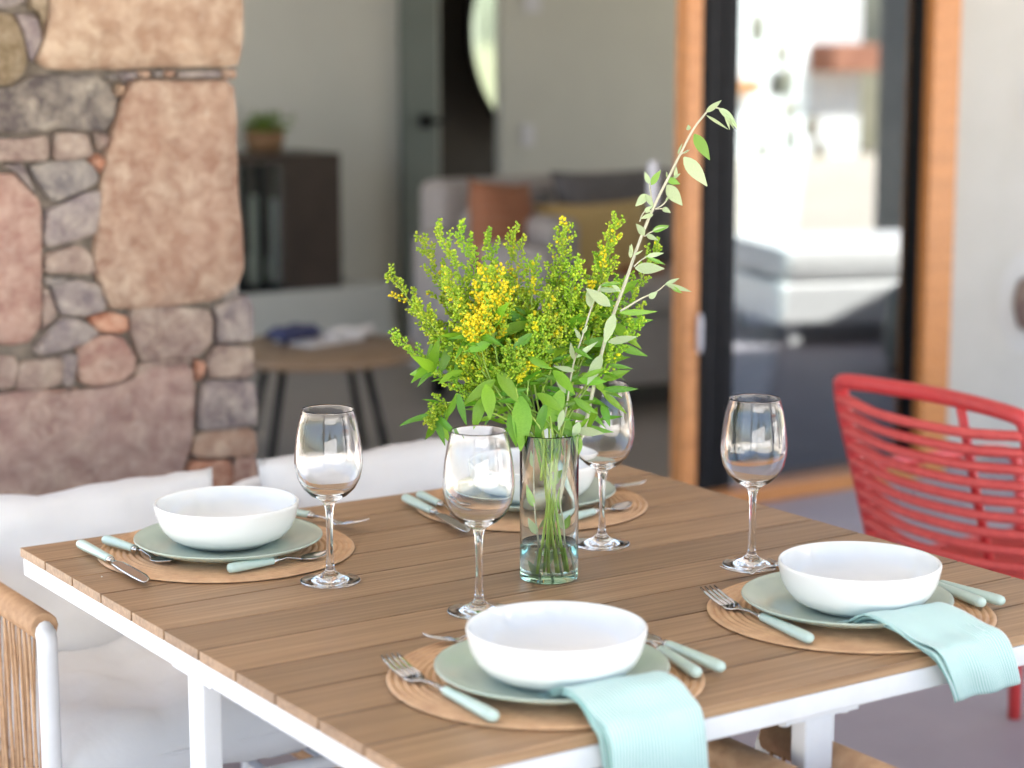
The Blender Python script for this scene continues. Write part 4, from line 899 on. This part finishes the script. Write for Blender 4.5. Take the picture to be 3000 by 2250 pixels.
leafy('leafy stem with long leaves at the right of the vase rim', (1330, 740), (1260, 850), [
 (1290, 790, 1340, 760, 1.3, .0, 1), (1330, 745, 1398, 768, 1.1, .02, 0), (1340, 700, 1410, 690, 1.2, .03, 3), (1300, 820, 1360, 800, 1.2, .0, 2), (1270, 800, 1315, 850, 1.3, -.02, 0),
 (1240, 760, 1200, 700, 1.4, .02, 1), (1280, 700, 1330, 660, 1.3, .02, 3), (1330, 640, 1380, 600, 1.3, .04, 0), (1255, 700, 1225, 650, 1.3, .02, 2), (1300, 760, 1330, 700, 1.3, .02, 0)], 33, .01)
rr = random.Random(77)
for n_, (tip_, mid_, lab_) in enumerate([((1080, 720), (1100, 850), 'leafy sprig filling the left middle of the bouquet'), ((1200, 700), (1180, 850), 'leafy sprig filling the centre of the bouquet'), ((1290, 700), (1230, 850), 'leafy sprig filling the right middle of the bouquet')]):
    LV = []
    for _ in range(26):
        f_ = rr.random(); bx = mid_[0]+(tip_[0]-mid_[0])*f_+rr.uniform(-70, 70); by = 930-230*f_*rr.uniform(.7, 1.05); a_ = rr.uniform(-.5, .9) if rr.random() < .5 else math.pi-rr.uniform(-.5, .9); l_ = rr.uniform(45, 88)
        LV.append((bx, by, bx+math.cos(a_)*l_, by+math.sin(a_)*l_*.8, rr.uniform(.8, 1.05), rr.uniform(-.055, .03), rr.choice((0, 1, 3))))
    leafy(lab_, tip_, mid_, LV, 50+n_, 0)
# pale woody branch
def cz(x, y): return ((1600+x/2.552)/K, (250+y/2.552)/K)
def c6(x, y): return ((1000+x/1.8433)/K, (500+y/1.8433)/K)
br = empty('pale_branch', tuple(VC+UP*.012)); tag(br, 'long pale woody branch with grey green leaves rising to the upper right', 'branch')
def wrl(p, off=0): return px(p[0], p[1], off)
bo = Vector(br.location); b = MB()
main = [(1165, 1238), (1215, 1060), (1262, 925), (1290, 800), (1318, 700), cz(600, 1450), cz(690, 1190), cz(800, 920), cz(930, 660), cz(1000, 520), cz(1100, 330), cz(1195, 205)]
mp_ = smooth_path([wrl(main[0], .015), wrl(main[1], -.0), wrl(main[2], -.012)]+[wrl(q, -.02-.01*i) for i, q in enumerate(main[3:])], 5)
b.tube([p-bo for p in mp_], [.0030-.0018*i/(len(mp_)-1) for i in range(len(mp_))], 8)
OB = -.06
for pts, r_ in (([(800, 900), (785, 820), (772, 735)], .0009), ([(815, 925), (870, 895), (910, 850)], .0009), ([(735, 1130), (770, 1105), (800, 1090)], .0008), ([(655, 1355), (700, 1315), (750, 1280)], .0009),
                ([(1195, 205), (1240, 170), (1290, 172), (1340, 200)], .0010), ([(700, 1020), (715, 975), (745, 930)], .0008), ([(815, 925), (860, 922), (880, 925)], .0007), ([(1000, 520), (1035, 500), (1062, 485)], .0009)):
    b.tube([p-bo for p in smooth_path([wrl(cz(*q), OB) for q in pts], 5)], r_, 5)
for pts in (([(555, 1690), (700, 1600), (820, 1545), (890, 1490)]),): b.tube([p-bo for p in smooth_path([wrl(cz(*q), -.05) for q in pts], 6)], [.0016-.0009*i/18 for i in range(19)], 6)
b.tube([p-bo for p in smooth_path([wrl(cz(480, 1650), -.04), wrl(cz(400, 1530), -.04), wrl(cz(440, 1480), -.05), wrl(cz(500, 1500), -.05)], 5)], .0009, 5)
b.build('stalk', M['pale_stem'], br)
for (a, t_, ws, k_) in [((1195, 200), (1312, 115), .9, 0), ((1290, 172), (1440, 285), .8, 1), ((1320, 190), (1430, 320), .5, 1), ((1335, 215), (1378, 325), .6, 0), ((1350, 230), (1405, 318), .6, 0), ((1200, 225), (1362, 327), .35, 0),
    ((1108, 365), (1224, 552), 1.1, 2), ((1030, 537), (1208, 747), 1.15, 0), ((985, 515), (1012, 435), .6, 0), ((1030, 510), (1072, 482), .5, 0), ((1065, 335), (1065, 300), 2., 0),
    ((905, 700), (997, 735), 1.4, 2), ((950, 695), (1000, 660), 1., 0), ((965, 690), (975, 610), 1., 0), ((905, 690), (900, 648), .8, 0), ((905, 745), (1010, 900), 1.5, 0), ((785, 745), (852, 635), 1.1, 2), ((772, 735), (738, 650), 1.2, 0),
    ((750, 815), (676, 902), 1.5, 0), ((745, 815), (802, 905), 1.0, 1), ((870, 920), (925, 942), 1.5, 1), ((895, 865), (915, 830), 1., 0), ((800, 965), (708, 993), 1., 0), ((735, 940), (790, 905), 1., 1), ((740, 950), (790, 935), .8, 0),
    ((735, 1120), (680, 1035), 1.6, 0), ((795, 1090), (915, 1045), 1.1, 2), ((795, 1093), (910, 1058), .8, 0), ((750, 1120), (830, 1150), 1.1, 1), ((630, 1290), (640, 1188), .9, 0), ((640, 1280), (622, 1200), .7, 0),
    ((750, 1280), (876, 1252), .8, 0), ((760, 1288), (890, 1336), .5, 2), ((665, 1365), (884, 1370), 1.15, 0), ((480, 1650), (302, 1515), 1.1, 0), ((500, 1495), (560, 1545), 1.1, 0), ((470, 1475), (552, 1475), .6, 2),
    ((888, 1492), (992, 1442), .8, 0), ((900, 1492), (1086, 1538), .6, 0), ((935, 1505), (1012, 1552), .9, 2), ((770, 1590), (825, 1550), 1.6, 1), ((660, 1270), (720, 1235), .6, 0)]:
    put_leaf(PALE[k_], br, wrl(cz(*a), OB), wrl(cz(*t_), OB-.008), ws, -FW+UP*.25+RT*random.uniform(-.35, .35), random.uniform(-.25, .25))
for (a, t_, ws, k_, of) in [((1475, 775), (1418, 935), 1., 0, -.05), ((1440, 925), (1598, 898), .8, 0, -.05), ((1405, 995), (1328, 1155), 1., 0, -.05), ((1500, 765), (1708, 765), .45, 2, -.05), ((1268, 1400), (1418, 1420), .95, 0, -.035),
    ((1285, 1360), (1250, 1450), 1.2, 1, -.035), ((1290, 1440), (1270, 1560), .9, 2, -.03)]:
    put_leaf(PALE[k_], br, wrl(c6(*a), of), wrl(c6(*t_), of-.008), ws, -FW+UP*.2+RT*random.uniform(-.3, .3), random.uniform(-.2, .2))
b2 = empty('pale_branch', tuple(VC+UP*.012+RT*.01)); tag(b2, 'shorter thin pale branch hidden among the leaves right of centre', 'branch'); bo2 = Vector(b2.location)
b = MB(); b.tube([p-bo2 for p in smooth_path([wrl((1205, 1238), .01), wrl((1180, 1050), -.01), wrl(c6(1190, 1420), -.02), wrl(c6(1250, 1060), -.04), wrl(c6(1300, 900), -.05), wrl(c6(1350, 740), -.05), wrl(c6(1400, 620), -.05)], 6)], .0012, 6)
b.build('stalk', M['pale_stem'], b2)
for (a, t_, ws, k_) in [((1255, 1020), (1235, 930), .9, 0), ((1270, 1010), (1380, 920), .6, 0), ((1290, 910), (1262, 850), 1., 0), ((1260, 1080), (1150, 1060), .8, 0), ((1210, 1200), (1150, 1080), .8, 0), ((1300, 880), (1330, 840), 1., 0), ((1400, 620), (1505, 605), .5, 2), ((1385, 640), (1510, 650), .7, 0),
                       ((1350, 740), (1330, 640), 1.2, 0), ((1200, 1290), (1170, 1400), 1., 0)]:
    put_leaf(PALE[k_], b2, wrl(c6(*a), -.05), wrl(c6(*t_), -.058), ws, -FW+UP*.2, random.uniform(-.4, .4))
# three pale sprigs whose leafy lower ends stand inside the vase
def c3(x, y): return ((1150+x/2.765)/K, (1150+y/2.765)/K)
for n_, (lab, line, LV) in enumerate([
  ('pale leafy sprig at the left inside the vase', [(1210, 1520), (1180, 1200), (1150, 930), (1130, 560), (1120, 400)], [((1150, 930), (1065, 770), 1., 2), ((1175, 1150), (1090, 1020), 1.3, 0), ((1130, 650), (1095, 545), 1.3, 0), ((1215, 1500), (1130, 1370), 1.1, 0), ((1190, 1290), (1255, 1200), 1.4, 0), ((1200, 1420), (1330, 1350), .7, 0)]),
  ('pale leafy sprig in the middle inside the vase', [(1290, 1500), (1250, 1250), (1270, 900), (1330, 600), (1350, 380)], [((1275, 780), (1385, 685), 1.4, 2), ((1300, 560), (1230, 640), 1.2, 0), ((1345, 640), (1350, 440), 1.1, 0), ((1255, 1010), (1190, 1110), 1.1, 0), ((1260, 560), (1300, 500), 1.3, 0)]),
  ('pale leafy sprig at the right inside the vase', [(1440, 1500), (1400, 1250), (1385, 1050), (1360, 880), (1400, 640), (1440, 400)], [((1395, 1110), (1440, 990), 1.2, 2), ((1390, 1110), (1330, 960), 1.3, 0), ((1350, 950), (1350, 790), .7, 2), ((1400, 1240), (1450, 1320), 1., 0), ((1440, 500), (1470, 420), 1.3, 0)])]):
    sp_ = empty('leafy_sprig', tuple(VC+UP*.012)); tag(sp_, lab, 'sprig', 'pale sprigs inside the vase'); so = Vector(sp_.location)
    dz = (-.012, .006, -.004)[n_]; b = MB(); b.tube([p-so for p in smooth_path([wrl(c3(*q), dz) for q in line], 6)], .0013, 6); b.build('stalk', M['pale_stem'], sp_)
    for a, t_, ws, k_ in LV: put_leaf(PALE[k_], sp_, wrl(c3(*a), dz), wrl(c3(*t_), dz), ws, -FW+UP*.1+RT*random.uniform(-.6, .6), random.uniform(-.3, .3))

# ============================================================ CHAIRS
def rope_chair(seed):
    """origin: floor under the seat centre, front towards -Y; width .54"""
    t = empty('rope_armchair'); W2 = .25; yf, yb = -.27, .30; za = .635
    for s_ in (-1, 1):
        x = s_*W2
        b = MB(); b.tube(smooth_path([(x, yf, 0), (x, yf, .3), (x, yf, za-.04), (x, yf+.004, za-.014), (x, yf+.02, za)], 4), .0145, 12); b.build('leg', M['white_metal'], t)
        b = MB(); b.tube(smooth_path([(x, yb, 0), (x, yb, .3), (x*.985, yb+.03, za-.03)], 4), .0145, 12); b.build('leg', M['white_metal'], t)
        b = MB(); b.tube([(x, yf+.03, za), (x, yb+.02, za)], .012, 10); b.tube([(x, yf, .30), (x, yb, .30)], .011, 10); b.build('side_rail', M['white_metal'], t)
        # wrapped armrest
        b = MB(); pts = []; rs = []; nn = 150
        nn = 560; b.tube([(x, yf+.008+(yb-yf-.022)*i/nn, za) for i in range(nn+1)], [.0186+.0024*(abs(math.sin(i*math.pi/4)))**.7 for i in range(nn+1)], 12); b.build('armrest', M['rope'], t)
        b = MB(); rr = random.Random(seed+s_)
        for k_ in range(26):
            y = yf+.03+(yb-yf-.05)*k_/25
            for dx in (-.015, .015):
                yy = y+rr.uniform(-.005, .005); b.tube(smooth_path([(x+dx, yy, za), (x+dx*.75+rr.uniform(-.002, .002), yy+rr.uniform(-.004, .004), .47), (x+dx*.6, yy+rr.uniform(-.006, .006), .30)], 3), .0024, 5)
        b.tube([(x, yf+.016+(yb-yf-.04)*i/60, .30) for i in range(61)], [.0165+.001*(i % 2) for i in range(61)], 10)
        o = b.build('rope_strands', M['rope'], t); o['kind'] = 'stuff'
    b = MB(); b.tube([(-W2, yf+.01, .345), (W2, yf+.01, .345)], .012, 10); b.tube([(-W2, yb, .345), (W2, yb, .345)], .012, 10); b.tube([(-W2, yf, .345), (-W2, yb, .345)], .012, 10); b.tube([(W2, yf, .345), (W2, yb, .345)], .012, 10)
    for k_ in range(5): b.tube([(-.2+.1*k_, yf, .345), (-.2+.1*k_, yb, .345)], .006, 6)
    b.build('seat_frame', M['white_metal'], t)
    b = MB(); b.tube(smooth_path([(-W2*.985, yb+.03, za-.03), (-W2*.9, yb+.045, za+.01), (0, yb+.055, za+.015), (W2*.9, yb+.045, za+.01), (W2*.985, yb+.03, za-.03)], 6), .0145, 10); b.build('back_rail', M['white_metal'], t)
    b = MB()
    for k_ in range(22):
        x = -.22+.44*k_/21; b.tube([(x, yb+.05, za+.01), (x, yb, .345)], .0024, 5)
    o = b.build('back_strands', M['rope'], t); o['kind'] = 'stuff'
    b = pillow(.475, .54, .12, 20, .02, .008, seed, box=1); b.build('seat_cushion', M['cushion'], t, loc=(0, -.01, .415), rot=(math.pi/2, 0, 0))
    b = MB(); q = []
    for i in range(61):
        a = i/60*4; k_ = int(a) % 4; f_ = a-int(a); c_ = [(-1, -1), (1, -1), (1, 1), (-1, 1), (-1, -1)]; q.append((c_[k_][0]*(1-f_)*.233+c_[k_+1][0]*f_*.233, c_[k_][1]*(1-f_)*.262+c_[k_+1][1]*f_*.262-.01, .415))
    b.tube(q, .0035, 6, cap=False); b.build('piping', M['cushion'], t)
    b = pillow(.50, .34, .16, 22, .035, .011, seed+3); b.build('back_cushion', M['cushion'], t, loc=(0, .205, .552), rot=(-.22, 0, 0))
    return t
c0 = rope_chair(11)
chs = [((.272, .235), 0, 'white cushioned rope armchair at the left back corner of the table'), ((.865, .25), 0, 'white cushioned rope armchair behind the vase at the far side'),
       ((.238, -1.20), math.pi, 'rope armchair pushed in at the front by the nearest napkin'), ((.830, -1.20), math.pi, 'rope armchair pushed in at the right front setting')]
for i, ((x, y), rz, lab) in enumerate(chs):
    o = c0 if i == 0 else copy_tree(c0); o.location = (x, y, .002); o.rotation_euler = (0, 0, rz); tag(o, lab, 'chair', 'rope armchairs round the table')
# ------------------------------------------------------------ red chair (faces +X)
rc = empty('red_rope_chair', (1.555, -.03, 0)); tag(rc, 'red cord armchair with horizontal ropes at the right end of the table', 'chair')
RX = lambda z_: .18+.30*(.80-z_)             # back leans: x by height, local (sitter faces +X)
def YW(z_): return .240-.01*(.80-z_)/.4                # half width of the back
b = MB(); zt = .795
path = [(RX(.42), YW(.42), .42), (RX(.6), YW(.6), .60), (RX(.74), YW(.74), .735), (RX(.78), YW(.8)-.004, .783), (RX(.8), YW(.8)-.035, .80), (RX(.8)+.03, 0, .80), (RX(.8), -YW(.8)+.035, .80), (RX(.78), -YW(.8)+.004, .783), (RX(.74), -YW(.74), .735), (RX(.6), -YW(.6), .60), (RX(.42), -YW(.42), .42)]
b.tube(smooth_path(path, 6), .0155, 12); b.build('back_frame', M['red_metal'], rc)
z_ = .760
while z_ > .42:
    b = MB(); yw = YW(z_); bl = .035+.03*(.8-z_)
    b.tube(smooth_path([(RX(z_)-.010, yw, z_+.004), (RX(z_)-bl*.8, yw*.5, z_-.006), (RX(z_)-bl, 0, z_-.008), (RX(z_)-bl*.8, -yw*.5, z_-.006), (RX(z_)-.010, -yw, z_+.004)], 6), .0096, 8)
    b.build('back_rope', M['red'], rc); b = MB(); zz = z_-.004
    b.tube(smooth_path([(RX(zz)+.014, yw, zz+.004), (RX(zz)-bl*.8+.024, yw*.5, zz-.01), (RX(zz)-bl+.026, 0, zz-.012), (RX(zz)-bl*.8+.024, -yw*.5, zz-.01), (RX(zz)+.014, -yw, zz+.004)], 5), .0074, 8)
    b.build('back_rope', M['red'], rc); z_ -= .0318
b = MB(); b.tube([(RX(.8)+.012, -.075, .79), (RX(.42)+.012, -.07, .42)], .009, 8); b.build('back_strut', M['red_metal'], rc)
b = MB(); b.tube(smooth_path([(RX(.42), .225, .42), (.66, .24, .42), (.74, .2, .42), (.74, -.2, .42), (.66, -.24, .42), (RX(.42), -.225, .42)], 5), .0145, 10); b.build('seat_frame', M['red_metal'], rc)
for k_ in range(18):
    x = .34+.38*k_/17; b = MB(); b.tube([(x, .215, .43), (x, 0, .418), (x, -.215, .43)], .0065, 6); b.build('seat_rope', M['red'], rc)
for s_ in (-1, 1):
    b = MB(); b.tube(smooth_path([(.70, s_*.23, .42), (.74, s_*.26, 0)], 2), .0145, 10); b.build('leg', M['red_metal'], rc)
    b = MB(); b.tube(smooth_path([(RX(.42)+.46, s_*.235, .42), (RX(.42)+.50, s_*.25, 0)], 2), .0145, 10); b.build('leg', M['red_metal'], rc)
    b = MB(); b.tube(smooth_path([(RX(.62), s_*YW(.62), .62), (.45, s_*.26, .61), (.66, s_*.27, .60), (.72, s_*.26, .56), (.70, s_*.23, .42)], 5), .0125, 10); b.build('armrest', M['red_metal'], rc)
